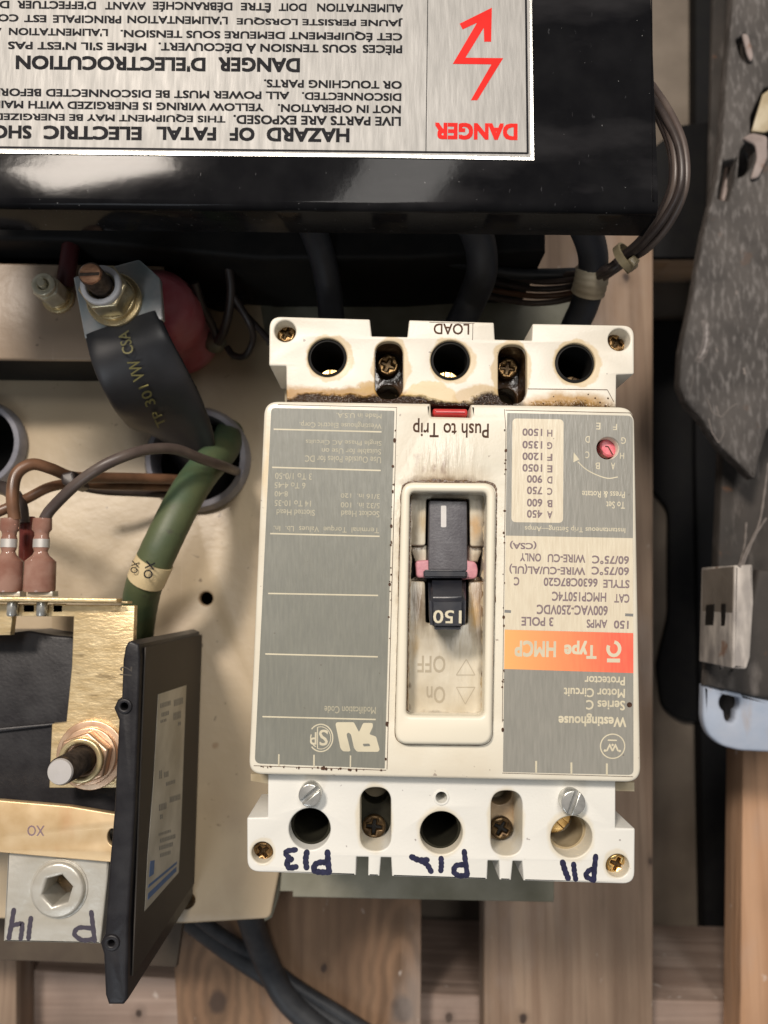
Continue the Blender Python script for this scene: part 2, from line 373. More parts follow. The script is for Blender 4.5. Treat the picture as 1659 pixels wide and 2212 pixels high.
M_ledge_shade = simple('shaded_ledge_steel', (.10, .075, .05), c2=(.07, .05, .035), scale=60, rough=.7)  # dark brown carries the shade on the chassis ledge
def goldmat():
    m = Mat('yellow_chromate_steel', (.70, .52, .27), (.82, .66, .40), scale=500, stretch=(.35, 1, 1), rough=.34, metal=.6, bump=.3, bscale=1400, bstretch=(.4, 1, 1), lo=.3, hi=.7)
    f = m.noise(300, 3, (.3, 1, 1), off=(2, 2, 0)); m.mix(m.math('MULTIPLY', m.ramp(f, .62, .70), .6), (.20, .13, .06)); return m.done()
M_gold = goldmat()
def coppermat():
    m = Mat('worn_copper_strap', (.72, .50, .26), (.80, .60, .36), scale=150, rough=.38, metal=.5, lo=.3, hi=.7)
    f = m.noise(60, 4, (1, .7, 1)); m.mix(m.math('MULTIPLY', m.ramp(f, .55, .72), .6), (.62, .28, .12)); return m.done()
M_strapgold = coppermat()
M_zinc = simple('zinc_plated_washer', (.75, .62, .36), c2=(.62, .47, .25), scale=400, rough=.28, metal=.65)
M_nut = simple('brass_toned_nut', (.52, .43, .25), c2=(.66, .58, .40), scale=300, rough=.3, metal=.7)
M_nylon = simple('white_nylon_ring', (.78, .77, .78), rough=.4)
M_copper = simple('copper_rose_washer', (.72, .46, .30), c2=(.80, .58, .40), scale=200, rough=.32, metal=.75)
M_coppertip = simple('copper_stud_tip', (.72, .40, .24), c2=(.30, .15, .09), scale=700, rough=.4, metal=.7, stretch=(.3, 1, 1))
M_thread = simple('dark_threaded_steel', (.14, .11, .09), c2=(.07, .055, .045), scale=500, rough=.4, metal=.8)
M_steeltip = simple('pale_steel_tip', (.60, .57, .55), c2=(.5, .48, .45), rough=.45, metal=.4)
M_lug = simple('tinned_aluminium_lug', (.60, .58, .52), c2=(.48, .45, .38), scale=200, rough=.35, metal=.35, bump=.2, bscale=900, stretch=(.4, 1, 1))
M_tin = simple('tinned_copper_lug', (.66, .64, .62), c2=(.40, .48, .50), scale=120, rough=.3, metal=.4)
M_sleeve = simple('black_heatshrink', (.020, .020, .022), c2=(.030, .030, .034), scale=60, rough=.42, bump=.3, bscale=120, bstretch=(1, .3, 1))
M_olivetext = simple('olive_print', (.19, .17, .06), rough=.6)
M_rubber = simple('black_cable_jacket', (.022, .024, .028), c2=(.04, .042, .046), scale=120, rough=.5, bump=.2, bscale=600)
M_greyc = simple('dark_grey_cable_jacket', (.030, .032, .040), c2=(.022, .023, .028), scale=120, rough=.5)
def greenmat():
    m = Mat('faded_green_jacket', (.095, .115, .055), (.065, .085, .040), scale=60, rough=.5, bump=.15, bscale=800)
    f = m.noise(30, 3); m.mix(m.math('MULTIPLY', m.ramp(f, .48, .62), .35), (.035, .12, .075))
    f = m.noise(170, 4, off=(3, 3, 0)); m.mix(m.math('MULTIPLY', m.ramp(f, .60, .72), .6), (.05, .04, .035))
    return m.done()
M_green = greenmat()
M_brownw = simple('brown_wire_jacket', (.10, .052, .030), c2=(.20, .10, .055), scale=110, rough=.35)
M_darkw = simple('dark_wire_jacket', (.03, .022, .02), c2=(.06, .045, .04), scale=110, rough=.4)
M_greyw = simple('grey_brown_wire_jacket', (.11, .085, .072), c2=(.07, .05, .045), scale=110, rough=.4)
M_tie = simple('clear_nylon_tie', (.36, .29, .17), c2=(.25, .2, .12), scale=200, rough=.25)
M_band = simple('cream_tape', (.60, .52, .38), c2=(.36, .29, .19), scale=60, rough=.45)
M_ring = simple('black_glossy_grommet', (.20, .20, .235), c2=(.34, .34, .38), scale=90, rough=.22)
M_sleevepink = Mat('translucent_pink_sleeve', (.27, .12, .085), (.40, .235, .18), scale=150, rough=.12, rvar=.05); M_sleevepink.b.inputs['Transmission Weight'].default_value = .15; M_sleevepink = M_sleevepink.done()
M_sleevered = simple('maroon_sleeve', (.12, .025, .02), c2=(.2, .05, .04), scale=150, rough=.2)
M_redlead = simple('dull_red_lead', (.07, .010, .012), rough=.5)
M_pearl = simple('bright_plated_locknut', (.74, .68, .52), c2=(.60, .54, .38), scale=300, rough=.25, metal=.3)
M_standoff = simple('red_insulator', (.52, .10, .13), c2=(.60, .22, .25), scale=90, rough=.35)
def dustmat(name, c1, c2, dust=(.30, .27, .25), amt=.7, lo=.55, ds=150, rust=.7):
    m = Mat(name, c1, c2, scale=60, rough=.8, bump=.6, bscale=250)
    f = m.noise(ds, 9, (1, .3, 1), rot=.25); m.mix(m.math('MULTIPLY', m.ramp(f, lo, lo+.18), amt), dust)
    f = m.noise(35, 5); m.mix(m.math('MULTIPLY', m.ramp(f, .5, .8), .4), tuple(x*1.6 for x in c1))
    f = m.noise(90, 5, off=(5, 5, 0)); m.mix(m.math('MULTIPLY', m.ramp(f, .66, .72), rust), (.18, .08, .035)); return m.done()
M_dirty = dustmat('grimy_dark_steel', (.042, .037, .034), (.085, .076, .070), dust=(.26, .24, .23), amt=.42, lo=.50, ds=520, rust=.15)
M_dirty2 = dustmat('sooty_steel', (.030, .026, .023), (.05, .043, .038), amt=.35)
M_dustyg = dustmat('dust_crusted_grey_plastic', (.34, .31, .28), (.24, .22, .21), dust=(.60, .55, .50), amt=.8, lo=.45)
M_boxshade = dustmat('dusty_shaded_side', (.17, .145, .12), (.13, .11, .09), amt=.3)  # darker than the box body: side shade put into the colour
M_bluegrey = dustmat('pale_blue_paint', (.31, .37, .47), (.38, .42, .50), dust=(.34, .26, .20), amt=.5, lo=.56)
M_lint = simple('grey_lint', (.20, .175, .16), rough=.95)
M_bar_shade = simple('black_bar_and_shade_fill', (.005, .005, .006), c2=(.008, .008, .008), rough=.7, spec=.15)  # serves the coated bar and the two black shade fills
M_floor = Mat('worn_concrete', (.20, .165, .13), (.14, .115, .09), scale=30, rough=.85, bump=.4, bscale=200); M_floor.mix(M_floor.ramp(M_floor.noise(12, 4), .5, .8), (.11, .09, .072)); M_floor = M_floor.done()
M_bluelabel = simple('blue_print', (.05, .16, .42), rough=.5)
M_sidelabel = simple('grimy_paper_label', (.72, .69, .60), c2=(.52, .49, .41), scale=70, rough=.6)

# ------------------------------------------------------------------ lettering (flat print laid on its surface)
def text_mesh(s, x0, y0, x1, y1, z, bold=0.0, slope=.012, flip=True, ang=None, thick=.04):
    """letters filling the view box x0..x1, y0..y1 on the level z (number or function of view y)"""
    cu = bpy.data.curves.new('t', 'FONT'); cu.body = s; cu.size = 10; cu.resolution_u = 3; cu.fill_mode = 'FRONT'
    ob = bpy.data.objects.new('t', cu); me = bpy.data.meshes.new_from_object(ob); bpy.data.objects.remove(ob); bpy.data.curves.remove(cu)
    if not me.vertices: return me
    if bold:
        cps = []
        for i, (du, dv) in enumerate(((1, 1), (1, -1), (-1, 1), (-1, -1))):
            c_ = me.copy(); c_.transform(Matrix.Translation((du*bold, dv*bold, i*.01))); cps.append(c_)
        bpy.data.meshes.remove(me); me = join(cps)
    xs = [v.co.x for v in me.vertices]; ys = [v.co.y for v in me.vertices]
    a0, a1, b0, b1 = min(xs), max(xs), min(ys), max(ys); mx, my = (x0+x1)/2, (y0+y1)/2
    for v in me.vertices:
        u = (v.co.x-a0)/(a1-a0)-.5; w_ = (v.co.y-b0)/(b1-b0)-.5
        X = u*(x1-x0); Y = -w_*(y1-y0)
        if flip: X, Y = -X, -Y
        if ang is not None: X, Y = X*math.cos(ang)-Y*math.sin(ang), X*math.sin(ang)+Y*math.cos(ang)
        else: Y += X*slope; X -= Y*slope
        zz = z(my+Y) if callable(z) else z
        v.co = P(mx+X, my+Y, zz+v.co.z*.2)
    bm = bmesh.new(); bm.from_mesh(me); bmesh.ops.recalc_face_normals(bm, faces=bm.faces)
    if sum(f.normal.z*f.calc_area() for f in bm.faces) < 0: bmesh.ops.reverse_faces(bm, faces=bm.faces)
    bm.to_mesh(me); bm.free()
    return me
def strip(pts, wd, z):
    """flat ribbon through view points"""
    vs, fs = [], []; v2 = [Vector(p) for p in pts]; n = len(v2)
    for i, p in enumerate(v2):
        d = (v2[min(i+1, n-1)]-v2[max(i-1, 0)]).normalized(); q = Vector((-d.y, d.x))*wd/2
        vs += [P(*(p+q), z), P(*(p-q), z)]
    for i in range(n-1): fs.append((2*i, 2*i+1, 2*i+3, 2*i+2))
    me = mesh(vs, fs)
    bm = bmesh.new(); bm.from_mesh(me)
    for f in bm.faces:
        f.normal_update()
        if f.normal.z < 0: f.normal_flip()
    bm.to_mesh(me); bm.free(); return me
def poly_flat(pts, z, holes=()):
    rings = [[P(x, y, z)[:2] for x, y in r] for r in [pts]+list(holes)]
    return slab(rings, z-.02, z)
def stroke(pts, wd, z):
    """marker-pen stroke with round ends"""
    v = [Vector(p) for p in smoothpath([(x, y, 0) for x, y in pts], 5)]
    L, R = [], []
    n = len(v)
    for i, p in enumerate(v):
        d = (v[min(i+1, n-1)]-v[max(i-1, 0)]); d.normalize(); q = Vector((-d.y, d.x, 0))*wd/2*(1+.12*math.sin(i*2.1)); L.append(p+q); R.append(p-q)
    ms = [strip_pair(L, R, z)]
    for e in (v[0], v[-1]): ms.append(poly_flat(circ(e.x, e.y, wd*.49, 14), z+.004))
    return join(ms)
def strip_pair(L, R, z):
    vs = []; fs = []
    for a, b in zip(L, R): vs += [P(a.x, a.y, z), P(b.x, b.y, z)]
    for i in range(len(L)-1): fs.append((2*i, 2*i+1, 2*i+3, 2*i+2))
    me = mesh(vs, fs); bm = bmesh.new(); bm.from_mesh(me)
    for f in bm.faces:
        f.normal_update()
        if f.normal.z < 0: f.normal_flip()
    bm.to_mesh(me); bm.free(); return me

# ================================================================== FLOOR AND PALLET
fl = box('concrete_floor', -1500, -1500, 1500, 1500, -130, -125, M_floor, None, 0); fl['kind'] = 'structure'
pal = thing('wooden_pallet', 'weathered softwood pallet under the electrical panel, boards with knots and gaps', 'pallet', P(900, 1300, -125))
kn = [(P(470, 2165, 0), 5), (P(870, 2180, 0), 6), (P(700, 2090, 0), 2)]
M_wa = woodmat('brown_knotty_board', (.20, .118, .068), (.28, .175, .105), True, kn, rings=True)
M_wb = woodmat('pinkish_grained_board', (.24, .160, .108), (.33, .235, .165), True, [(P(1352, 600, 0), 2.2), (P(1130, 2200, 0), 2), (P(1405, 1860, 0), 1.5)], rs=2)
M_wc = woodmat('orange_tan_board', (.42, .235, .13), (.50, .30, .18), True, rs=5)
M_ws = woodmat('pale_pink_stringer', (.27, .195, .155), (.37, .28, .23), False, [(P(970, 2200, -19), 2), (P(300, 2190, -19), 2)], rs=3)
def board(nm, px0, px1, py0, py1, z0, z1, m, dx=0):
    a = P(px0, 1281, z1)[0]; b = P(px1, 1281, z1)[0]; y0 = P(900, py0, z1)[1]; y1 = P(900, py1, z1)[1]
    pts = [(a+dx, y0), (b+dx, y0), (b, y1), (a, y1)]
    return put(nm, slab([pts], z0, z1, .8), m, pal)
def boardpx(nm, pts, z0, z1, m): return plate(nm, pts, z0, z1, m, pal, bevel=.9)
boardpx('deck_board', [(379, 1500), (911, 1500), (909, 2400), (386, 2400), (383, 2212), (374, 2060), (379, 2010)], -19, 0, M_wa)
boardpx('deck_board', [(1058, 300), (1411, 300), (1411, 2400), (1045, 2400), (1046, 2000)], -19, 0, M_wb)
boardpx('deck_board', [(1606, 1560), (1960, 1560), (1950, 2400), (1598, 2400)], -16, 3, M_wc)
boardpx('deck_board', [(-330, 1700), (38, 1700), (34, 2400), (-330, 2400)], -19, 0, M_wb)
ang = .052
def stringer(y0, y1, m=M_ws, dz=0):
    pts = [(-500, y0-500*ang+0), (2100, y0+2100*ang*.5), (2100, y1), (-500, y1-100)]
    return boardpx('stringer', pts, -110, -19.5-dz, m)
boardpx('stringer', [(-500, 2070), (100, 2098), (980, 2150), (1500, 2163), (2100, 2178), (2100, 2420), (-500, 2360)], -110, -19.5, M_ws)
M_wend = woodmat('layered_stringer_wood', (.44, .27, .15), (.56, .38, .24), False, rs=8)
boardpx('stringer', [(-500, 380), (1449, 400), (1449, 563), (-500, 550)], -60, -19.5, M_wend)
boardpx('stringer', [(-500, 380), (1700, 400), (1700, 566), (-500, 556)], -85, -60.5, M_wend)
boardpx('bottom_board', [(-500, 430), (2100, 450), (2100, 583), (-500, 560)], -124.6, -100, M_wend)

bar = plate('steel_leg', [(1502, -200), (1590, -200), (1602, 2400), (1530, 2400), (1503, 1000)], -124.5, -112, M_bar_shade, bevel=1.5)
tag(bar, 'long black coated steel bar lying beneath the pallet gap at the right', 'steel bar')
shade_patch = plate('floor_shade_patch', fillet([(1360, 690), (1540, 690), (1540, 1560), (1475, 1560), (1432, 1530), (1420, 1440), (1446, 1330), (1446, 1100), (1360, 1000)], 20), -124.6, -118, M_bar_shade, bevel=1.5)  # dark slab added where the concrete lies in shade
tag(shade_patch, 'dark rounded shade patch added on the concrete, seen through the gap right of the breaker', 'mat')  # no real mat: added slab standing for shade on the concrete
sheet = plate('gap_shade_sheet', [(1380, 345), (1470, 270), (1620, 250), (1620, 556), (1380, 556)], -18, -14, M_bar_shade, bevel=1)  # black plate filling a patch of shade in the pallet gap
tag(sheet, 'black sheet added as shade over the pallet gap beside the looped brown wires', 'shade patch')

# ================================================================== CHASSIS
ch = thing('chassis_panel', 'beige painted steel chassis panel with round cable openings, left of the breaker', 'panel', P(300, 1500, 60))
plate('panel_sheet', fillet([(-420, 560), (640, 560), (640, 1700), (584, 1985), (400, 1996), (-420, 1975)], [0, 0, 0, 14, 4, 0]), 86, 90, M_beige, ch,
      holes=[circ(423, 991, 100, 48), circ(-45, 962, 90, 48), circ(445, 1293, 14, 24)], bevel=1.0)
plate('side_flange', [(590, 1880), (612, 1880), (603, 1935), (589, 1978), (573, 1987), (566, 1960)], 60, 84, M_olive, ch, bevel=.6, zref=82)
plate('lower_ledge', [(-420, 1950), (400, 1960), (381, 2090), (52, 2076), (-420, 2068)], 54, 58, M_ledge_shade, ch, bevel=.5)
plate('shade_pan', [(-420, 560), (640, 560), (560, 1700), (560, 1880), (-420, 1880)], 46, 48, M_dark, ch)  # black sheet added below so the panel openings look dark
rail = thing('mounting_rail', 'tan painted steel rail crossing under the nut and black braid strap', 'rail', P(100, 700, 90.3))
plate('rail_web', [(-420, 560), (352, 574), (352, 788), (230, 778), (-420, 772)], 122.5, 125, M_rail, rail, bevel=.8)
plate('rail_gap_shade', [(-420, 560), (346, 574), (346, 781), (230, 772), (-420, 766)], 90.3, 122.4, M_dark, rail, zref=122)  # solid black filler standing for the shaded gap under the rail
brk = thing('breaker_bracket', 'olive grey galvanised bracket carrying the circuit breaker', 'bracket', P(900, 1300, 82))
plate('bracket_plate', [(560, 640), (1232, 648), (1210, 1000), (1197, 1949), (632, 1938), (632, 1926), (604, 1926), (640, 1500), (640, 760), (575, 745)], 86, 90.5, M_olive, brk, bevel=.5)
plate('bracket_lip', [(632, 1931), (1194, 1942), (1194, 1949), (632, 1938)], 78, 90.2, M_olive, brk, bevel=.3)

# contactor body under the black cover
cb = thing('contactor', 'black moulded contactor body in deep shade beneath the black cover', 'contactor', P(600, 300, 60))
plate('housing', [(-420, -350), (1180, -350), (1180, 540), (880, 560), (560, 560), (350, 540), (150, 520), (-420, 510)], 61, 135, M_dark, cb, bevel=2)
for i in range(0):
    x = 500+i*34
    plate('cooling_rib', [(x, 380), (x+14, 380), (x+14, 612), (x, 606)], 100, 141, M_blackplastic, cb, bevel=.6)
plate('foot_flange', [(380, 560), (1140, 560), (1120, 640), (560, 632), (470, 660), (400, 640)], 92, 100, M_dark, cb, bevel=1)

# ================================================================== BLACK COVER WITH DANGER LABEL
cv = thing('contactor_cover', 'glossy black sheet metal cover carrying the danger label, top of the picture', 'cover', P(600, 200, 185))
def cover_mesh():
    # section in y (rounded lower bend) swept along x
    yA = P(700, 425, 200)[1]; y_top = P(700, -300, 200)[1]
    xl = P(-420, 400, 200)[0]; xr = P(1424, 400, 200)[0]
    R = 2.2; sec = [(y_top, 200.0)]
    sec.append((yA+9, 200.0))
    yb = P(700, 447, 198)[1]
    for i in range(9):
        a = math.pi/2*i/8; sec.append((yb+R-R*math.sin(a), 200-.35-R+R*math.cos(a)))
    sec.append((yb-.15, 186.5)); sec.append((yb-.15+1.2, 186.5))
    sec2 = [(y_top, 198.6), (yb+R, 198.2), (yb+1.2, 197)]
    full = sec+sec2[::-1]
    vs = []; nn = len(full)
    for x in (xl, xr-1.2, xr-.3, xr):
        for (yy, zz) in full:
            dz = 0 if x < xr-1 else (-.15 if x < xr-.2 else -.9)
            dy = (xr-x if x < xr else 0)*0+(x-xl)*-.010
            vs.append((x, yy+dy, zz+dz))
    fs = []
    for k in range(3):
        for i in range(nn):
            j = (i+1) % nn; fs.append((k*nn+i, k*nn+j, (k+1)*nn+j, (k+1)*nn+i))
    fs.append(tuple(range(nn))); fs.append(tuple(3*nn+i for i in reversed(range(nn))))
    me = mesh(vs, fs); bm = bmesh.new(); bm.from_mesh(me); bmesh.ops.recalc_face_normals(bm, faces=bm.faces); bm.to_mesh(me); bm.free()
    return me, xr, yb
cm, xr, yb = cover_mesh()
put('cover_sheet', cm, M_blackpaint, cv, 30)
put('cover_side', slab([[(xr-1.2, yb+.5), (xr, yb+.5), (xr, P(700, -300, 200)[1]), (xr-1.2, P(700, -300, 200)[1])]], 186.6, 199.0, .2), M_blackpaint, cv)
plate('fold_seam', [(1405, -200), (1407, -200), (1413, 432), (1411, 432)], 200.0, 200.25, M_blackpaint, cv)
ZL = 200.3
dl = plate('danger_label', [(-420, -250), (1147, -250), (1149, 0), (1154, 346.5), (829, 340.5), (0, 331), (-420, 327)], 200.02, ZL, M_alu, cv, bevel=.05)
put('bare_margin', poly_flat([(-420, 320), (0, 324), (829, 333), (1147, 340), (1142, -250), (1147, -250), (1149, 0), (1153.5, 346), (829, 340), (0, 330.5), (-420, 326.5)], ZL+.03), M_alubare, dl)
c1 = conv(0, 0, .5); c1b = conv(829.5, 0, .5)
ms = [strip([(-420, 313.5), (0, 318), (829, 327.5), (1140, 331)], 4.2, ZL+.05), strip([(1134, -250), (1136, 0), (1140, 332)], 4.5, ZL+.052), strip([(924, -250), (924, 0), (920, 327)], 1.6, ZL+.05)]
DT = [("HAZARD", 576, 755, 276, 306.5), ("OF", 496, 550, 275, 304.5), ("FATAL", 338, 467, 274, 303), ("ELECTRIC", 94, 306, 272, 302), ("SHOCK", -80, 68, 270, 299),
      ("LIVE PARTS ARE EXPOSED.", 504, 866, 250, 270), ("THIS EQUIPMENT MAY BE ENERGIZED", -14, 487, 244.5, 262),
      ("NOT IN OPERATION.", 600, 866, 226, 243.5), ("YELLOW WIRING IS ENERGIZED WITH MAIN", -20, 570, 220, 237),
      ("DISCONNECTED.", 652, 867, 200, 217), ("ALL POWER MUST BE DISCONNECTED BEFORE", -14, 625, 194, 211),
      ("OR TOUCHING PARTS.", 570, 868, 173, 190.5), ("DANGER", 471, 648, 124, 155.5), ("D'ELECTROCUTION", 34, 444, 121.5, 153),
      ("SOUS TENSION À DÉCOUVERT.", 342, 770, 94, 116), ("PIÈCES", 783, 869, 97, 119), ("MÊME S'IL N'EST PAS", 17, 316, 91, 112), ("ACTIONNÉ,", -150, -12, 88, 106),
      ("CET ÉQUIPEMENT DEMEURE SOUS TENSION.", 260, 869, 65, 88), ("L'ALIMENTATION", 19, 233, 61, 77.5), ("A", -18, 3, 60, 76),
      ("JAUNE PERSISTE LORSQUE", 511, 870, 37, 55), ("L'ALIMENTATION", 275, 492, 34.5, 52), ("PRINCIPALE", 114, 262, 33, 50), ("EST", 52, 100, 32, 48), ("COUPÉE", -72, 40, 30, 50),
      ("ALIMENTATION", 685, 871, 8, 26), ("DOIT", 602, 662, 7, 24), ("ÊTRE", 520, 585, 6, 27), ("DÉBRANCHÉE", 330, 502, 4, 26), ("AVANT", 227, 315, 4, 21), ("D'EFFECTUER", 37, 207, 2, 20), ("DES", -32, 20, 1, 18)]
put('printed_frame', join(ms), M_inkblack, dl, None)
for s, x0, x1, y0, y1 in DT: put('lettering', text_mesh(s, x0, y0, x1, y1, ZL+.05, bold=.36 if (y1-y0) > 27 else .30, slope=.012), M_inkblack, dl, None)
put('danger_word', text_mesh("DANGER", 939, 265.5, 1118, 302, ZL+.05, bold=.45), M_red, dl, None)
ms = [poly_flat(c1b([(375, 433), (403, 433), (515, 251), (352, 249), (431, 120), (433, 180), (463, 180), (466, 33), (327, 102), (340, 127), (402, 98), (297, 276), (464, 278)]), ZL+.05)]
put('red_bolt_arrow', join(ms), M_red, dl, None)

# ================================================================== CIRCUIT BREAKER
cbk = thing('circuit_breaker', 'ivory three pole circuit breaker with grey labels and a black toggle', 'circuit breaker', P(960, 1300, 90.5))
ZF = 180.0; ZT = 175.5; ZB = 175.0
c4 = conv(548.6, 438.9, .3968); c5 = conv(1097, 438.9, .3386); b1 = conv(493.7, 1645.8, .2976); b2 = conv(932.6, 1645.8, .2976)
c3 = conv(521.2, 822.9, .2149); c4b = conv(521.2, 1206.9, .2231); c6 = conv(1042.3, 850.3, .2182); c7 = conv(1042.3, 1261.8, .2182); t5 = conv(822.9, 932.6, .3224)
def xy(px, py, z): return P(px, py, z)[:2]
# base case: outline from the end covers, slightly inside them, with waists at the four side notches
bc = [(590, 698), (800, 700), (802, 732), (878, 734), (880, 700), (1060, 704), (1062, 738), (1148, 740), (1150, 705), (1362, 712), (1364, 800), (1352, 825), (1350, 850), (1338, 870), (1368, 885), (1376, 1690), (1369, 1712), (1343, 1722), (1337, 1740), (1352, 1762), (1354, 1790), (1364, 1880), (545, 1874), (542, 1770), (556, 1755), (560, 1735), (545, 1705), (541, 1690), (578, 885), (604, 870), (596, 845), (590, 815)]
wells = [circ(707, 772, 50, 32), circ(973, 778, 50, 32), circ(1243, 784, 50, 32), circ(669, 1791, 54, 32), circ(953, 1799, 54, 32), circ(1235, 1808, 54, 32)]
plate('base_case', bc, 94, 150, M_caselight, cbk, holes=wells, bevel=.5, zref=175)
plate('case_back', bc, 90.6, 94, M_dark, cbk, zref=175)
top_out = fillet([(582, 683), (799, 689.5), (803, 726), (880, 727.5), (884, 691), (1067, 696.5), (1069, 733), (1149, 735), (1150.5, 699), (1370, 703), (1370, 808), (1332, 809.5), (1331, 880), (619, 874), (618, 790.5), (581, 790)],
                 [26, 3, 2, 2, 3, 3, 2, 2, 3, 24, 4, 2, 0, 0, 3, 5])
def slot(x0, y0, x1, y1, dx=0): return fillet([(x0, y0), (x1, y0), (x1+dx, y1), (x0+dx, y1)], (x1-x0)*.5, 10)
slots_t = [slot(810, 737, 871, 862), slot(1076, 744, 1138, 872)]
plate('terminal_end_cover', top_out, 150.2, ZT, M_termtop, cbk,
      holes=[circ(707, 772, 42, 48), circ(973, 778, 43, 48), circ(1242.6, 784, 43, 48), circ(616, 715, 23), circ(1337.6, 733.5, 24)]+slots_t, bevel=.45)
bot_out = fillet([(579, 1670), (1330, 1680), (1330, 1788.5), (1372, 1789.5), (1371, 1910), (1131, 1903), (1128, 1861), (1108, 1860.5), (1104, 1902), (1079, 1901), (1078, 1860), (1054, 1859.5), (1052.5, 1900), (847, 1893.5), (845, 1853), (823, 1852.5), (820, 1893), (795, 1892), (796, 1852), (770, 1851.5), (769, 1891), (534, 1883), (533.5, 1766), (578, 1765)],
                 [0, 0, 2, 4, 26, 1.5, 1.5, 1.5, 1.5, 1.5, 1.5, 1.5, 1.5, 1.5, 1.5, 1.5, 1.5, 1.5, 1.5, 1.5, 1.5, 26, 4, 2])
slots_b = [slot(778, 1701, 845, 1838), slot(1061, 1708, 1129, 1848, -1)]
plate('terminal_end_cover', bot_out, 150.2, ZB, M_termbot, cbk,
      holes=[circ(669, 1791, 45, 48), circ(953.4, 1799, 46, 48), circ(1234.7, 1808, 45, 48), circ(953.5, 1723, 12, 24), circ(566.6, 1842, 23), circ(1334.4, 1870.5, 25), circ(669, 1718.7, 21), circ(1239, 1735, 23)]+slots_b, bevel=.45)
plate('end_cover_shoulder', [(541, 1672), (1371, 1690), (1371, 1710), (1330, 1709), (579, 1694), (541, 1688)], 150.3, ZB-3.2, M_caselight, cbk, bevel=.2)
# ledges and wells seen through the openings
def well(nm, cx, cy, r, z0, z1, m, n=24): return plate(nm, circ(cx, cy, r, n), z0, z1, m, cbk)
for (sx0, sy0, sx1, sy1), (hx, hy, hr), m_ in (((806, 733, 875, 868), (838, 846, 27), M_oilwell), ((1072, 740, 1142, 876), (1099, 852, 27), M_oilwell), ((774, 1697, 849, 1842), (810, 1722, 29), M_hole), ((1056, 1704, 1133, 1852), (1088, 1726, 27), M_case)):
    plate('mounting_ledge', [(sx0, sy0), (sx1, sy0), (sx1, sy1), (sx0, sy1)], 153, 161, m_, cbk, holes=[circ(hx, hy, hr, 28)], bevel=.3, zref=168)
def plusring(cx, cy, r, w_, a0=0):
    pts = []
    for k in range(4):
        a = a0+k*math.pi/2; ca, sa = math.cos(a), math.sin(a)
        for u, v in ((w_, -w_), (r, -w_*.8), (r, w_*.8)): pts.append((cx+u*ca-v*sa, cy+u*sa+v*ca))
    return pts
def phillips(cx, cy, r, z1, m, a0=.2, parent=cbk, h=2.4):
    """pan head with a cross recess"""
    k = S(z1, cy)
    head = plate('screw', circ(cx, cy, r, 32), z1-h, z1, m, parent, holes=[plusring(cx, cy, r*.62, r*.15, a0)], bevel=r*k*.22)
    plate('recess', circ(cx, cy, r*.8, 20), z1-h-.2, z1-h*.55, M_screwdark if m is not M_screwdark else M_dark, head)
    return head
phillips(838, 787, 23, 165, M_screwb, .4); phillips(1097, 794, 22, 165, M_screwb, .15)
phillips(808, 1787, 26, 164, M_screwdark, .1); phillips(1083, 1790, 25, 164, M_screwdark, .5)
phillips(618, 719, 20, 170, M_screwb, .5); phillips(1334, 738, 20.5, 170, M_screwb, .6)
phillips(567, 1840, 22, 171.5, M_screwb, .9); phillips(1333, 1867, 23, 171, M_brass, .4)
for cx, cy, r in ((616, 715, 28), (1337.6, 733.5, 29), (566.6, 1842, 28), (1334.4, 1870.5, 30)):
    plate('screw_well_floor', circ(cx, cy, r, 24), 163, 167.5, M_case, cbk)
# pressure screws down inside the terminals
def slotted(cx, cy, r, z0, z1, m, a, parent=cbk, dome=.6):
    k = S(z1, cy); c = P(cx, cy, z1); R = r*k; wd = R*.16
    ms = []
    for sgn in (1, -1):
        ring = []
        t0 = math.asin(wd/R)
        for i in range(25):
            t = t0+(math.pi-2*t0)*i/24; ring.append((R*math.cos(t), R*math.sin(t)))
        pts = []
        for x, y in ring:
            y *= sgn; pts.append((c[0]+x*math.cos(a)-y*math.sin(a), c[1]+x*math.sin(a)+y*math.cos(a)))
        ms.append(slab([pts], z1-1.2, z1, dome*.6))
    ms.append(slab([[(c[0]+R*math.cos(t/16*math.pi), c[1]+R*math.sin(t/16*math.pi)) for t in range(32)]], z0, z1-.9, .1))
    return put('pressure_screw', join(ms), m, parent)
slotted(669, 1718.7, 24.5, 160, 179.0, M_chrome, math.radians(38))
slotted(1239, 1735, 26.5, 160, 179.0, M_chrome, math.radians(68))
slotted(716, 826, 30, 120, 168.5, M_brass, 1.5); slotted(965, 832, 31, 120, 168.5, M_brass, 1.5)
plate('terminal_lug', circ(1250, 1822, 60, 36), 118, 155, M_caselight, cbk, bevel=.4)
slotted(1194, 1758, 40, 138.5, 163, M_brass, 2.4)
slotted(1236, 838, 26, 118, 167, M_screwdark, 1.2)
for cx, cy in ((707, 772), (973, 778), (1243, 784)): plate('terminal_lug', [(cx-52, cy-40), (cx+52, cy-40), (cx+52, cy+56), (cx-52, cy+56)], 96, 112, M_screwdark, cbk, bevel=.5)
for cx, cy in ((669, 1791), (953, 1799)): plate('terminal_lug', [(cx-60, cy-60), (cx+60, cy-60), (cx+60, cy+60), (cx-60, cy+60)], 118, 134, M_hole, cbk, bevel=.5)
for cx, cy, r, m_, zt in ((707, 772, 42, M_dark, 174.6), (973, 778, 43, M_dark, 174.6), (1242.6, 784, 43, M_dark, 174.6), (669, 1791, 45, M_hole, 170.5), (953.4, 1799, 46, M_hole, 170.5), (1234.7, 1808, 45, M_caselight, 168)):
    c = P(cx, cy, 175); k = S(175, cy); R_ = (r+5)*k
    put('added_well_liner', lathe([(r*k-.8, zt), (r*k-.8, 112), (R_, 112), (R_, zt-.5), (r*k-.8, zt)], (c[0], c[1], 0), 40, cap=False), m_, cbk, 50)  # dark liners added: oil grime and the holes' shade in one colour
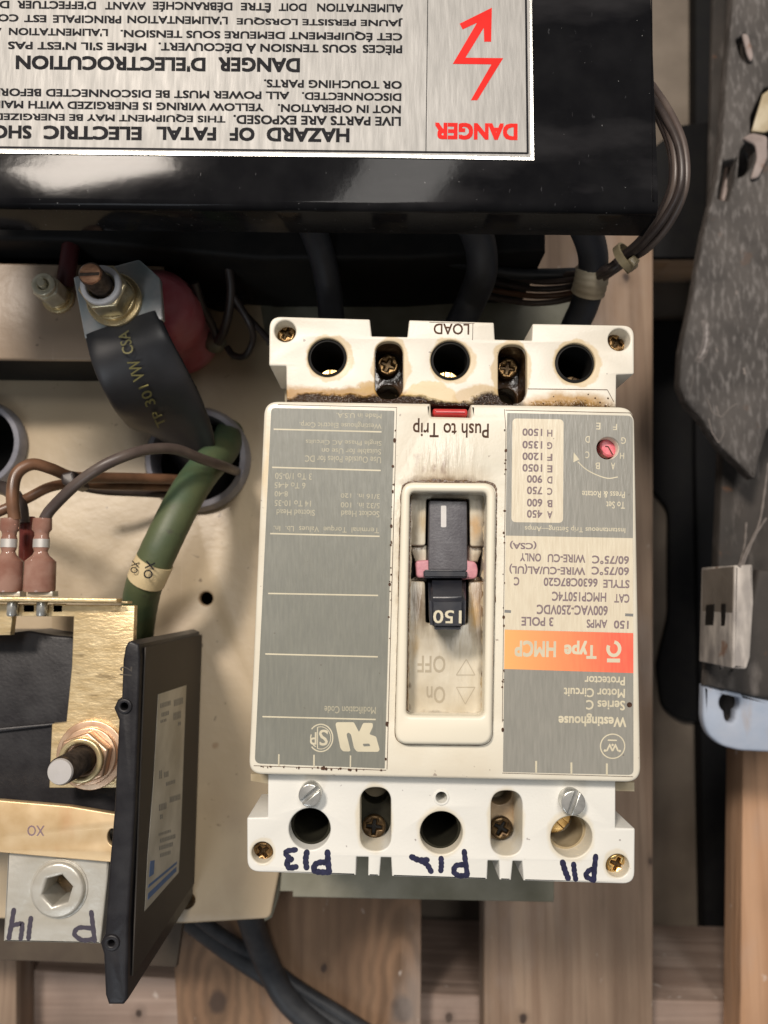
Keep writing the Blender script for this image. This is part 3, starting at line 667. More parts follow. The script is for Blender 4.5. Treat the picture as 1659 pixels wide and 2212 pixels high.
for sl, m_ in ((slots_t[0], M_oilwell), (slots_t[1], M_oilwell)):
    cx = sum(p[0] for p in sl)/len(sl); cy = sum(p[1] for p in sl)/len(sl)
    inner = [(cx+(x-cx)*.975, cy+(y-cy)*.985) for x, y in sl]; outer = [(cx+(x-cx)*1.12, cy+(y-cy)*1.06) for x, y in sl]
    plate('slot_liner', outer, 152, 173.5, m_, cbk, holes=[inner], zref=ZT)
# little raised rims
def ringp(nm, cx, cy, r0, r1, z0, z1, m, bev=.12): return plate(nm, circ(cx, cy, r1, 40), z0, z1, m, cbk, holes=[circ(cx, cy, r0, 40)], bevel=bev)
ringp('hole_rim', 953.5, 1723, 12.5, 17, ZB-.2, ZB+.25, M_termbot)
# front cover
cov_out = fillet([(571, 866), (930, 871), (932, 899), (1017, 901), (1017, 873), (1371, 879), (1385.5, 1691), (536.5, 1673)], [30, 3, 2, 2, 3, 34, 34, 30], 10)
in_bez = fillet([(886, 1061.5), (1052.5, 1063), (1046, 1547.5), (877.5, 1545.5)], 12)
plate('front_cover', cov_out, 150.6, ZF, M_cover, cbk, holes=[in_bez, circ(1313, 968, 23.5, 40)], bevel=.9)
bz = fillet([(868, 1041), (1072, 1043.5), (1063, 1610), (853, 1608)], 30, 10)
plate('toggle_bezel', bz, ZF-.5, ZF+2.6, M_bezel, cbk, holes=[in_bez], bevel=1.0)
plate('toggle_well', fillet([(874, 1052), (1060, 1052), (1056, 1556), (870, 1556)], 8), 168, 174.2, M_well, cbk, holes=[fillet([(921, 1076), (1014, 1077), (1016, 1180), (1046, 1180), (1046, 1256), (1013, 1256), (1011, 1348), (920, 1346), (918, 1256), (884, 1254), (884, 1178), (919, 1178)], 6)], bevel=.4)
plate('well_floor', [(874, 1062), (1056, 1062), (1056, 1546), (874, 1546)], 160, 166, M_dark, cbk)
for pts in ([(884, 1178), (922, 1178), (922, 1214), (897, 1214)], [(897, 1246), (922, 1240), (922, 1256), (884, 1254)], [(1012, 1178), (1046, 1180), (1032, 1214), (1012, 1214)], [(1012, 1244), (1034, 1246), (1046, 1258), (1012, 1258)]):
    plate('well_chamfer', pts, 166.2, 172, M_well, cbk, bevel=.8)
slid = plate('toggle_slider', fillet([(927, 1081), (1009, 1082.5), (1010, 1234), (925, 1232)], 5), 168, 176.6, M_slider, cbk, bevel=.4)
put('index_mark', poly_flat(fillet(t5([(402, 495), (438, 495), (438, 640), (402, 640)]), 3), 176.66), M_white, slid, None)
plate('side_tab', fillet([(897, 1211), (930, 1209), (930, 1248), (900, 1248)], 8), 168, 176.2, M_pink, cbk, bevel=.6)
plate('side_tab', fillet([(998, 1178), (1009.8, 1178), (1010.2, 1211), (1028, 1213), (1033, 1230), (1030, 1250), (998, 1252)], [2, 3, 3, 9, 9, 9, 2]), 168, 176.4, M_pink, cbk, bevel=.5)
def frustum(lo, zl, hi, zh, nm, m, parent, bev=1.0):
    a = [P(x, y, zl) for x, y in lo]; b = [P(x, y, zh) for x, y in hi]; n = len(a)
    fs = [tuple(range(n))[::-1], tuple(range(n, 2*n))]+[(i, (i+1) % n, n+(i+1) % n, n+i) for i in range(n)]
    me = mesh(a+b, fs); bm = bmesh.new(); bm.from_mesh(me); bmesh.ops.recalc_face_normals(bm, faces=bm.faces)
    bmesh.ops.bevel(bm, geom=bm.edges[:], offset=bev, segments=3, affect='EDGES'); bm.to_mesh(me); bm.free()
    return put(nm, me, m, parent, 45)
frustum([(913, 1229), (1010, 1230), (1010, 1252), (914, 1252)], 170, [(915, 1231), (1009, 1232), (1009, 1248), (915, 1248)], 178.5, 'handle_root', M_handle, cbk, .4)
hd = frustum([(924, 1238), (1006, 1238), (1008, 1340), (926, 1340)], 170, [(926, 1291), (1007, 1291), (1004, 1361), (930, 1361)], 191, 'toggle_handle', M_handle, cbk, 1.1)
put('rating_number', text_mesh("150", *t5([(350, 1196)])[0], *t5([(540, 1284)])[0], 191.05, bold=.12), M_inkcream, hd, None)
# embossed ON / OFF
ms = [text_mesh("OFF", *t5([(245, 1500)])[0], *t5([(432, 1615)])[0], 174.26, bold=.1), text_mesh("On", *t5([(305, 1705)])[0], *t5([(430, 1820)])[0], 174.26, bold=.1)]
M_emboss = simple('embossed_edge', (.44, .38, .28), rough=.4)
tris = [t5([(505, 1630), (630, 1630), (572, 1525), (505, 1630)]), t5([(505, 1712), (630, 1712), (565, 1825), (505, 1712)])]
for t in tris:
    for i in range(3): ms.append(strip(t[i:i+2], 1.6, 174.28+i*.004))
for m_ in ms: put('embossed_mark', m_, M_emboss, cbk, None)
# packed grime where bezel, cover and well meet
def grime_ring(nm, base, lo, hi, z, m, keep=None, inward=False):
    cx = sum(p[0] for p in base)/len(base); cy = sum(p[1] for p in base)/len(base)
    dense = []
    for a, b in zip(base, base[1:]+base[:1]):
        n = max(1, int(math.hypot(b[0]-a[0], b[1]-a[1])/5))
        for i in range(n): dense.append((a[0]+(b[0]-a[0])*i/n, a[1]+(b[1]-a[1])*i/n))
    n = len(dense); oth = []
    w_ = [random.uniform(0, 1) for _ in range(n)]
    for i, p in enumerate(dense):
        a, b = dense[i-1], dense[(i+1) % n]; t = Vector((b[0]-a[0], b[1]-a[1])).normalized(); q = Vector((t.y, -t.x))
        if (q.x*(p[0]-cx)+q.y*(p[1]-cy) > 0) == inward: q = -q
        k = lo+(hi-lo)*(.5*w_[i]+.3*w_[i-1]+.2*w_[i-2])*(keep(p) if keep else 1); oth.append((p[0]+q.x*k, p[1]+q.y*k))
    vs = [P(*p, z) for p in dense]+[P(*p, z) for p in oth]
    me = mesh(vs, [(i, (i+1) % n, n+(i+1) % n, n+i) for i in range(n)]); bm = bmesh.new(); bm.from_mesh(me)
    for f in bm.faces:
        f.normal_update()
        if f.normal.z < 0: f.normal_flip()
    bm.to_mesh(me); bm.free(); return put(nm, me, m, cbk, None)
M_grime = simple('packed_brown_grime', (.07, .035, .014), c2=(.16, .09, .04), scale=900, rough=.2, bump=.4, bscale=1500)
grime_ring('grime_line', bz, .8, 4, ZF+.012, M_grime, keep=lambda p: 3.0 if p[1] < 1060 else (1.0 if p[1] < 1300 else .35))
grime_ring('grime_line', in_bez, 1.5, 6, 174.24, M_grime, keep=lambda p: 1.6 if p[0] > 1035 or p[1] > 1535 else (.9 if p[1] < 1080 else .5), inward=True)
grime_ring('amber_stain', in_bez, 3, 10, 174.22, simple('amber_stain', (.42, .32, .19), c2=(.54, .46, .33), scale=500, rough=.3), keep=lambda p: 1.3 if p[0] > 1035 else .6, inward=True)
# trip button
plate('trip_button_well', [(926, 868), (1020, 868), (1020, 902), (926, 902)], 150.4, 171, M_dark, cbk)
plate('trip_button', fillet([(935, 881.5), (1010, 882.5), (1011, 897.5), (935.5, 896.5)], 5), 168, 178.4, M_redbtn, cbk, bevel=.8)
put('push_to_trip_lettering', join([text_mesh("Push to Trip", 892, 904, 1056, 945, ZF+.04, bold=.12)]), M_inkbrown, cbk, None)
LT = [text_mesh("LOAD", *c4([(978, 655)])[0], *c4([(1172, 715)])[0], ZT+.04, bold=.15)]
LT += [strip(c4([(955, 648), (1200, 655)]), 1, ZT+.04), strip(c4([(1192, 655), (1190, 745)]), 1.2, ZT+.045)]
# moulded date-code frame by the joint
LT += [strip([(1140, 840), (1312, 842)], 1.6, ZT+.04), strip([(1312, 842), (1326, 868)], 1.2, ZT+.044)]
put('load_lettering', LT[0], M_inkbrown, cbk, None)
for m_ in LT[1:]: put('moulded_line', m_, M_inkbrown, cbk, None)
# marker writing P13 P12 P11
def mk(strokes, cv_, wd):
    return [stroke(cv_(s), wd*(1+.15*random.random()), ZB+.03+.006*i) for i, s in enumerate(strokes)]
mw1 = mk([[(718, 655), (722, 720), (730, 800)], [(728, 800), (670, 800), (622, 788), (630, 745), (680, 728), (724, 740)], [(568, 655), (560, 710), (566, 768)], [(485, 638), (425, 648), (418, 672), (452, 706)], [(455, 706), (425, 728), (440, 768), (488, 762)]], b1, 11.5)
mw2 = mk([[(236, 650), (244, 720), (258, 818)], [(256, 822), (200, 826), (162, 800), (175, 755), (235, 745)], [(68, 700), (70, 745), (66, 790)], ], b2, 11)
mw2 += mk([[(1330, 690), (1380, 712), (1440, 712)], [(1395, 718), (1440, 745), (1470, 795)]], b1, 11.5)
mw3 = mk([[(1190, 685), (1182, 770), (1176, 860)], [(1172, 858), (1120, 830), (1140, 790), (1182, 775)], [(1030, 742), (1036, 800), (1045, 852)], [(950, 728), (968, 790), (990, 845)]], b2, 11)
for m_ in mw1+mw2+mw3: put('marker_stroke', m_, M_marker, cbk, None)

# ---- left label
z0, z1 = ZF+.02, ZF+.10; ZI = z1+.02
ll = plate('left_label', fillet([(586, 881), (852, 887.3), (831, 1660), (550, 1649)], [9, 2, 2, 14]), z0, z1, M_lgrey_shaded, cbk)
def lines(cv_, segs, wd): return [strip(cv_(s), wd, ZI) for s in segs]
ms = lines(c3, [[(325, 485), (1410, 512)], [(310, 868), (1402, 900)], [(290, 1534), (1390, 1562)]], 3.0)
ms += lines(c4b, [[(260, 336), (1325, 356)], [(232, 922), (1322, 950)], [(205, 1529), (1302, 1557)], [(364, 1893), (362, 2010)], [(704, 1898), (704, 2012)], [(1058, 1905), (1056, 2018)]], 3.0)
ur = fillet([(912, 1600), (925, 1583), (1090, 1583), (1140, 1680), (1180, 1590), (1272, 1590), (1275, 1625), (1240, 1700), (1305, 1722), (1340, 1850), (1325, 1870), (1120, 1868), (1092, 1835), (1062, 1700), (1036, 1680), (1018, 1700), (1057, 1858), (1045, 1866), (985, 1865), (960, 1835)], 14, 3)
ms.append(poly_flat(c4b(ur), ZI, [c4b(fillet([(1175, 1792), (1240, 1790), (1250, 1815), (1185, 1818)], 8, 3))]))
def arc(cx, cy, r, a, b, n=26, ry=None): return [(cx+r*math.cos(math.radians(a+(b-a)*i/n)), cy+(ry or r)*math.sin(math.radians(a+(b-a)*i/n))) for i in range(n+1)]
ms.append(strip(c4b(arc(770, 1735, 116, -140, 140, ry=132)), 2.6, ZI)); ms.append(strip(c4b(arc(770, 1735, 96, -110, 110, ry=108)), 1.6, ZI+.004))
ms.append(strip(c4b(arc(770, 1735, 98, 120, 200, 10)), 2.4, ZI+.008)); ms.append(strip(c4b([(738, 1630), (738, 1840)]), 2.2, ZI+.012))
ms.append(text_mesh("S", *c4b([(752, 1655)])[0], *c4b([(838, 1810)])[0], ZI, bold=.1)); ms.append(text_mesh("P", *c4b([(665, 1680)])[0], *c4b([(728, 1800)])[0], ZI, bold=.1))
for m_ in ms: put('printed_mark', m_, M_inkcream, ll, None)
def texts(cv_, rows, z, bold=.03, slope=.02):
    out = []
    for s, x0, y0, x1, y1 in rows:
        a, b = cv_([(x0, y0), (x1, y1)]); out.append(text_mesh(s, a[0], a[1], b[0], b[1], z, bold=bold, slope=slope))
    return out
ms = texts(c3, [("Made in U.S.A.", 955, 325, 1410, 375), ("Westinghouse Electric Corp.", 585, 405, 1410, 475), ("Single Phase AC Circuits", 650, 582, 1410, 645), ("Suitable for Use on", 810, 680, 1405, 735),
     ("Use Outside Poles for DC", 640, 755, 1405, 820), ("3 To 1/0-50", 340, 925, 710, 990), ("6 To 4-45", 335, 1020, 645, 1080), ("8-40", 335, 1108, 468, 1162), ("14 To 10-35", 335, 1200, 700, 1260), ("Slotted Head", 355, 1292, 740, 1352),
     ("3/16 in.", 1165, 1135, 1392, 1185), ("120", 1000, 1130, 1105, 1175), ("5/32 in.", 1165, 1226, 1392, 1280), ("100", 1000, 1220, 1105, 1272), ("Socket Head", 1005, 1305, 1388, 1368), ("Terminal  Torque  Values  Lb.  In.", 325, 1448, 1385, 1520)], ZI, bold=.06)
ms += texts(c4b, [("Modification Code", 805, 1430, 1302, 1500)], ZI, bold=.05)
for m_ in ms: put('small_lettering', m_, M_inkcreamdim, ll, None)
put('label_recess_edge', join([strip([(600, 874), (857, 880), (851, 1100), (836, 1662)], 1.4, ZF+.03), strip([(548, 1654), (834, 1664)], 1.4, ZF+.034)]), M_inkbrown, cbk, None)
# ---- right label
rl = plate('right_label', fillet([(1095.5, 892), (1367, 898), (1368.5, 1674), (1086.5, 1667.5)], [2, 13, 12, 2]), z0, z1, M_lgrey, cbk, holes=[circ(1313, 968, 25, 40)])
put('cream_panel', poly_flat([(1092.6, 1157), (1367, 1162.5), (1368, 1367.5), (1090, 1360)], ZI), M_lcream, rl, None)
put('setting_table', poly_flat(fillet(c6([(296, 245), (803, 255), (797, 1280), (286, 1272)]), 10), ZI), M_lcream, rl, None)
put('orange_band', poly_flat([(1090, 1360.2), (1368, 1367.7), (1368.2, 1454), (1089, 1445)], ZI+.002), M_lorange, rl, None)
ZI2 = ZI+.03
rows = [("H", "1500", 345, 425), ("G", "1350", 468, 550), ("F", "1200", 583, 665), ("E", "1050", 697, 780), ("D", "900", 807, 890), ("C", "750", 920, 1003), ("B", "600", 1040, 1125), ("A", "450", 1152, 1236)]
tr = []
for l, v, y0, y1 in rows:
    tr.append((l, 640, y0+12, 692, y1)); tr.append((v, 395 if len(v) == 4 else 440, y0, 592, y1-6))
ms = texts(c6, tr, ZI2, bold=.24)
ms += texts(c6, [("(CSA)", 270, 1458, 535, 1540), ("60/75°C", 1085, 1605, 1450, 1690), ("WIRE-CU", 645, 1590, 1018, 1672), ("ONLY", 372, 1580, 580, 1662), ("60/75°C", 1080, 1715, 1450, 1800), ("WIRE-CU/AL(UL)", 265, 1690, 1018, 1790), ("STYLE", 1195, 1842, 1455, 1925), ("6630C87G20", 605, 1825, 1140, 1910), ("C", 310, 1815, 365, 1900)], ZI2, bold=.24)
ms += texts(c7, [("CAT", 1305, 98, 1455, 185), ("HMCP150T4C", 688, 78, 1225, 172), ("600VAC-250VDC", 537, 208, 1240, 305), ("3 POLE", 385, 325, 702, 415), ("150", 1300, 360, 1447, 442), ("AMPS", 1030, 350, 1235, 435)], ZI2, bold=.24)
for m_ in ms: put('stamped_lettering', m_, M_inkpurple, rl, None)
put('side_ticks', join([strip(c7([(218, 268), (282, 272)]), 6, ZI2), strip(c7([(1412, 303), (1492, 307)]), 6, ZI2)]), M_inkgrey, rl, None)
ms = texts(c7, [("Type", 808, 560, 1130, 738), ("HMCP", 318, 560, 728, 722)], ZI2, bold=.35)
ms += [strip(c7(arc(1300, 640, 58, -235+180-30, 60+150, 24, ry=66)), 7.5, ZI2), strip(c7([(1232, 755), (1362, 757)]), 8.5, ZI2)]
ms += texts(c7, [("Protector", 1010, 912, 1410, 1000), ("Motor Circuit", 805, 1030, 1410, 1122), ("Series C", 1025, 1150, 1410, 1247)], ZI2, bold=.2)
ms += texts(c7, [("Westinghouse", 752, 1280, 1425, 1410)], ZI2, bold=.28)
ms += [strip(c7(arc(1288, 1605, 120, 0, 360, 40)), 2.6, ZI2), strip(c7([(1240, 1545), (1330, 1547)]), 3, ZI2), text_mesh("W", *c7([(1222, 1580)])[0], *c7([(1352, 1655)])[0], ZI2, bold=.2)]
for a_, b_ in (((1212, 1648), 13), ((1358, 1652), 13), ((1288, 1592), 12)): ms.append(poly_flat(c7(circ(*a_, b_, 12)), ZI2+.004))
ms += [strip(c7([(531, 1750), (531, 1866)]), 4.2, ZI2), strip(c7([(880, 1765), (880, 1880)]), 4.2, ZI2), strip(c7([(1231, 1775), (1231, 1890)]), 4.2, ZI2)]
ms += texts(c6, [("E", 1125, 288, 1168, 355), ("F", 1292, 300, 1332, 360), ("D", 1018, 420, 1060, 485), ("G", 1372, 432, 1420, 498), ("C", 1018, 572, 1058, 640), ("H", 1362, 586, 1402, 645), ("B", 1118, 682, 1162, 748), ("A", 1272, 684, 1312, 752),
     ("Press & Rotate", 985, 965, 1410, 1030), ("To Set", 1225, 1068, 1410, 1138), ("Instantaneous Trip Setting—Amps", 418, 1305, 1414, 1372)], ZI, bold=.06)
ms += [strip(c6([(p.x, p.y) for p in smoothpath([(1340, 825, 0), (1240, 838, 0), (1120, 800, 0), (1020, 745, 0), (945, 675, 0)], 6)]), 2.2, ZI), poly_flat(c6([(903, 580), (900, 680), (958, 652)]), ZI+.004)]
for m_ in ms: put('cream_lettering', m_, M_inkcream, rl, None)
put('rust_spot', poly_flat(c7(circ(1455, 1195, 26, 20)), ZI2), M_inkbrown, rl, None)
put('label_recess_edge', join([strip([(1092, 886), (1362, 892), (1370, 905)], 1.4, ZF+.03), strip([(1089.5, 884), (1093, 930), (1085, 1560)], 1.2, ZF+.034), strip([(1085, 1670), (1368, 1678)], 1.2, ZF+.037)]), M_inkbrown, cbk, None)
# dial
dial = put('adjusting_dial', lathe([(0.01, 0), (2.75, 0), (2.75, 3), (2.3, 3.5), (0.01, 3.6)], P(1310, 970, 173.5), 32, cap=False), M_pinkdial, cbk)
put('dial_slot', join([strip(c6([(1215, 520), (1245, 525), (1290, 605)]), 2.4, 177.18), strip(c6([(1150, 590), (1235, 645)]), 3, 177.05), strip(c6([(1160, 540), (1190, 585)]), 2, 177.12)]), M_inkbrown, dial, None)
plate('dial_well', circ(1313, 968, 30, 24), 168, 173, M_dark, cbk)
# grime specks along the label edges
ms = []
for (xa, ya, xb, yb_) in ((853, 900, 833, 1650), (1092, 900, 1085, 1600), (556, 1656, 828, 1664)):
    for i in range(26):
        t = random.random(); r = random.choice((1.2, 1.5, 2.2, 3))
        ms.append(poly_flat(circ(xa+(xb-xa)*t+random.uniform(-2, 3), ya+(yb_-ya)*t+random.uniform(-1.5, 1.5), r, 8, r*random.uniform(.7, 1.8)), ZI+.05+i*.0005))
sp = put('grime_specks', join(ms), M_inkbrown, cbk, None); sp['kind'] = 'stuff'
# oily droplets along the joint
ms = []
for i in range(36):
    x = random.choice((random.uniform(625, 920), random.uniform(1000, 1070), random.uniform(1120, 1320))); y = 862+random.uniform(-16, 10)+(x-620)*.008
    c = P(x, y, ZT); r = random.uniform(.08, .26)
    ms.append(lathe([(r*1.3, -.02), (r*1.1, r*.35), (r*.5, r*.6), (.01, r*.66)], c, 8, cap=False))
dr = put('oil_beads', join(ms), M_oilwell, cbk, 80); dr['kind'] = 'stuff'

# ================================================================== POWER CABLES TO THE BREAKER
G = 'grey power cables entering the breaker top'
def cable(nm, lab, pts, r, m, cat='cable', group=None, **k):
    o = put(nm, tube(PP(pts), r, **k), m, None, 80); return tag(o, lab, cat, group)
cable('power_cable', 'dark grey power cable entering the breaker above its left terminal', [(560, 330, 165), (640, 430, 155), (685, 520, 140), (708, 610, 130), (716, 690, 127), (718, 740, 127)], 4.6, M_greyc, group=G, n=20)
cable('power_cable', 'dark grey power cable bending into the breaker beside the word LOAD', [(930, 380, 165), (1000, 450, 158), (1035, 520, 148), (1040, 590, 140), (1018, 650, 130), (990, 710, 127), (985, 740, 127)], 5.3, M_greyc, group=G, n=20)
pc = thing('power_cable', 'thick dark cable wrapped with a cream tape band above the right terminal', 'cable', P(1270, 600, 120), G)
p3 = [(1215, 380, 170), (1245, 450, 160), (1277, 530, 148), (1280, 590, 140), (1262, 660, 132), (1240, 710, 127), (1230, 760, 127)]
put('jacket', tube(PP(p3), 4.9, n=20), M_greyc, pc, 80)
put('tape_band', tube(PP([(1281, 578, 140.7), (1277, 605, 138.2), (1270, 632, 135)]), 5.7, n=20, wob=.04), M_band, pc, 80)

# wire bundle loop on the right
GW = 'brown control wires looping out from the black cover'
base = [(1395, 190, 160), (1432, 250, 168), (1462, 320, 172), (1466, 400, 172), (1435, 470, 166), (1390, 525, 158), (1350, 556, 152), (1312, 586, 148), (1240, 612, 128), (1160, 618, 118), (1085, 605, 112), (1020, 590, 108)]
offs = [(-17, 0, 0, M_darkw, 'innermost dark wire of the loop beside the black cover'), (-7, 3, 1, M_greyw, 'second greyish wire from the inside of the loop'), (3, -2, 2, M_darkw, 'dark middle wire of the loop beside the black cover'), (12, 5, 0, M_brownw, 'reddish brown wire with an orange tint in the loop'), (21, -4, 1, M_greyw, 'outermost pale brown wire of the loop beside the black cover')]
for i, (d, e, zz, m, lab) in enumerate(offs):
    pts = []
    for j, (x, y, z) in enumerate(base):
        a = Vector(base[max(j-1, 0)][:2]); b = Vector(base[min(j+1, len(base)-1)][:2]); t = (b-a).normalized(); n = Vector((t.y, -t.x))
        k = (.7, .8, 1.0, 1.1, 1.0, .75, .5, .5, .6, 1.0, 1.3, 1.4)[j]
        d_ = d*.82; pts.append((x+n.x*d_*k+e*math.sin(j*1.3+i), y+n.y*d_*k+(i*8-12 if j > 7 else 0), z+zz*2-(i*1.3 if 5 < j < 9 else 0)))
    cable('control_wire', lab, pts, 1.12, m, 'wire', GW, n=10)
tie = thing('cable_tie', 'clear nylon cable tie cinching the brown wires beside the taped cable', 'cable tie', P(1352, 560, 145))
tc = Vector(P(1351, 556, 153.5)); d = (Vector(P(1390, 525, 158))-Vector(P(1312, 586, 148))).normalized()
q = Vector((0, 0, 1)).rotation_difference(d).to_matrix().to_4x4()
put('strap_band', lathe([(4.2, -1.3), (4.9, -1.1), (4.9, 1.1), (4.2, 1.3), (4.2, -1.3)], tc, 28, q, cap=False), M_tie, tie, 50)
put('tie_head', slab([[P(x, y, 154)[:2] for x, y in fillet([(1349, 570), (1362, 560), (1376, 572), (1362, 586)], 3)]], 151, 157.5, .5), M_tie, tie)
cable('control_wire', 'straight black wire running behind the taped cable', [(960, 560, 128), (1090, 588, 122), (1180, 592, 122), (1250, 590, 126)], 2.0, M_rubber, 'wire')

# thin wires left of the breaker
cable('hanging_wire', 'dark hanging wire ending at the olive knob near the breaker corner', [(485, 470, 130), (492, 560, 124), (499, 620, 120), (495, 670, 116), (483, 715, 112), (470, 740, 108)], 1.7, M_darkw, 'wire', n=10)
cable('hanging_wire', 'short dark wire meeting the olive knob from the left', [(420, 610, 125), (438, 665, 118), (458, 702, 112), (470, 735, 108)], 1.6, M_darkw, 'wire', n=10)
cable('hanging_wire', 'thin black wire curling under the breaker top left corner', [(505, 640, 118), (540, 700, 114), (546, 735, 108), (530, 768, 104), (505, 768, 102), (490, 750, 102)], 1.3, M_darkw, 'wire', n=10)
cable('hanging_wire', 'thin dark wire running up to the breaker upper left edge', [(505, 655, 112), (545, 695, 112), (590, 745, 112)], 1.2, M_darkw, 'wire', n=8)
kb = tag(put('ball_connector', lathe([(0.05, 0), (3.2, .4), (4.2, 2.2), (4.3, 4), (3.2, 6.4), (0.05, 7)], P(469, 745, 97), 24, cap=False), M_olive, None, 60), 'small olive round knob hanging where two dark wires meet', 'connector')

# ================================================================== STUD 1, LUG, BRAID SLEEVE
bs = thing('flexible_link', 'wide flat black sleeved flexible link with tinned lug dropping into the grommet', 'flexible link', P(300, 850, 90))
plate('lug', fillet([(158, 598), (300, 560), (345, 600), (352, 690), (183, 732)], 5), 148, 151, M_tin, bs, bevel=.5)
cl = [(264, 700, 149.5), (287, 765, 149), (320, 832, 142), (354, 895, 128), (382, 955, 108), (395, 1000, 84), (402, 1020, 70)]
put('sleeve', tube(PP(cl), 1, n=40, sub=10, flat=lambda t: (12.4+2.9*min(1, t*1.6), 2.1-.3*t)), M_sleeve, bs, 60)
def zs(y):
    for (x0, y0, a), (x1, y1, b) in zip(cl, cl[1:]):
        if y <= y1: return a+(b-a)*(y-y0)/(y1-y0)+.9+2.7*math.sqrt(1+((b-a)/(math.hypot(x1-x0, y1-y0)*.155))**2)
    return 90
ms = []
for s, cx, cy, w_, h_, an in (("CSA", 272, 740, 50, 25, 76), ("VW", 294, 800, 46, 27, 72), ("301", 318, 855, 46, 23, 68), ("TP", 343, 905, 36, 20, 66)):
    ms.append(text_mesh(s, cx-w_/2, cy-h_/2, cx+w_/2, cy+h_/2, zs, bold=.1, flip=True, ang=math.radians(an)))
for m_ in ms: put('sleeve_lettering', m_, M_olivetext, bs, None)
def hexring(c, r, a0): return [(c[0]+r*math.cos(a0+i*math.pi/3), c[1]+r*math.sin(a0+i*math.pi/3)) for i in range(6)]
def ring_w(c, r, n=40): return [(c[0]+r*math.cos(2*math.pi*i/n), c[1]+r*math.sin(2*math.pi*i/n)) for i in range(n)]
def threaded(c, r, z0, z1, pitch=1.2):
    prof = []; z = z0
    while z < z1-.8: prof += [(r*.90, z), (r, z+pitch*.5)]; z += pitch
    prof += [(r*.92, z1-.5)]
    return lathe(prof, (c[0], c[1], 0), 32)
def fastener(nm, lab, px, py, zb, r_w, r_n, r_s, z_n, z_t, mats, nyl=True, a0=.3, cat='bolt'):
    c = P(px, py, zb); t = thing(nm, lab, cat, (c[0], c[1], zb))
    mw_, mn, mt, mtip = mats
    put('washer', slab([ring_w(c, r_w), ring_w(c, r_s*1.05)], zb+.05, zb+1.6, .35), mw_, t)
    put('spring_washer', slab([ring_w(c, r_w*.82), ring_w(c, r_s*1.05)], zb+1.65, zb+3.4, .4), mw_, t)
    put('nut', slab([fillet(hexring(c, r_n, a0), r_n*.07, 3), ring_w(c, r_s*1.02)], zb+3.5, z_n-1.2, .7), mn, t)
    if nyl: put('locking_collar', slab([ring_w(c, r_n*.82), ring_w(c, r_s*1.25)], z_n-1.6, z_n+.6, .6), M_nylon if nyl is True else nyl, t)
    put('threads', threaded(c, r_s, zb, z_t), mt, t)
    put('tip', lathe([(0.01, z_t-.6), (r_s*.93, z_t-.6), (r_s*.84, z_t+.1), (0.01, z_t+.15)], (c[0], c[1], 0), 32, cap=False), mtip, t)
    return t, c
t1, c_ = fastener('terminal_stud', 'copper tipped threaded stud with nut clamping the black flexible link', 249, 650, 151.1, 8.8, 7.6, 3.55, 164, 172.5, (M_zinc, M_nut, M_thread, M_coppertip), a0=.1)
put('tip_groove', slab([[(c_[0]-3.0, c_[1]-.9), (c_[0]+2.8, c_[1]-.6), (c_[0]+2.8, c_[1]+.3), (c_[0]-3.0, c_[1]+.1)]], 172.62, 172.72), M_thread, t1, None)
t3, _ = fastener('locknut_bolt', 'small bolt with rounded locknut on the tan rail left of the copper stud', 128, 646, 125.1, 5.6, 4.9, 1.5, 138, 140, (M_zinc, M_pearl, M_pearl, M_pearl), nyl=M_pearl, a0=.5)
cable('red_lead', 'dull red lead wire behind the small locknut bolt', [(165, 440, 132), (155, 520, 131), (146, 580, 130), (140, 615, 128)], 3.0, M_redlead, 'wire', n=12)
so = thing('insulator', 'red ribbed standoff insulator behind the black flexible link', 'insulator', P(375, 700, 90))
cc = P(368, 698, 110)
put('insulator_body', lathe([(13.5, 90.2), (14.5, 92), (14.5, 97), (13, 99), (12.6, 112), (13, 114), (14.3, 115), (14.3, 121), (13.4, 123), (13, 128), (9, 131), (0.01, 131)], (cc[0], cc[1], 0), 44, cap=False), M_standoff, so, 50)

# ================================================================== GROMMETS
for px, py, r, lab in ((425, 991, 115, 'glossy black ring grommet around the green cable opening'), (-47, 961, 100, 'glossy black ring grommet cut by the left edge')):
    c = P(px, py, 93); k = S(93, py); R = r*k
    g = put('ring_grommet', lathe([(R*.79, 84), (R*.80, 93), (R*.84, 95.5), (R*.93, 94.8), (R, 92), (R, 90.2), (R*.87, 90.2), (R*.86, 84), (R*.79, 84)], (c[0], c[1], 0), 72, cap=False), M_ring, None, 40)
    tag(g, lab, 'grommet', 'ring grommets in the beige panel')

# green cable
gc = thing('green_cable', 'faded green cable with a yellow XO marker sleeve', 'cable', P(360, 1150, 100))
gp = [(508, 900, 74), (497, 940, 88), (478, 975, 102), (445, 1010, 116), (415, 1050, 126), (392, 1090, 131), (362, 1150, 134), (334, 1210, 134), (312, 1262, 130), (300, 1320, 122), (292, 1390, 112), (285, 1480, 100)]
put('jacket', tube(PP(gp), 6.1, n=28, wob=.01), M_green, gc, 80)
c6a = conv(0, 877.7, .3638)
M_yel = simple('cream_yellow_marker', (.70, .58, .36), c2=(.62, .48, .26), scale=60, rough=.35)
ma = put('marker_sleeve', tube(PP([(335, 1211, 134.2), (325, 1232, 133.2), (316, 1253, 131.6)]), 6.35, n=28), M_yel, gc, 60)
ms = [text_mesh("XO", 303, 1221, 341, 1241, 141.3, bold=.12, flip=True, ang=math.radians(102+180)), text_mesh("XO", 278, 1217, 304, 1233, 140.0, bold=.1, flip=True, ang=math.radians(102+180))]
for m_ in ms: put('marker_lettering', m_, M_inkblack, ma, None)

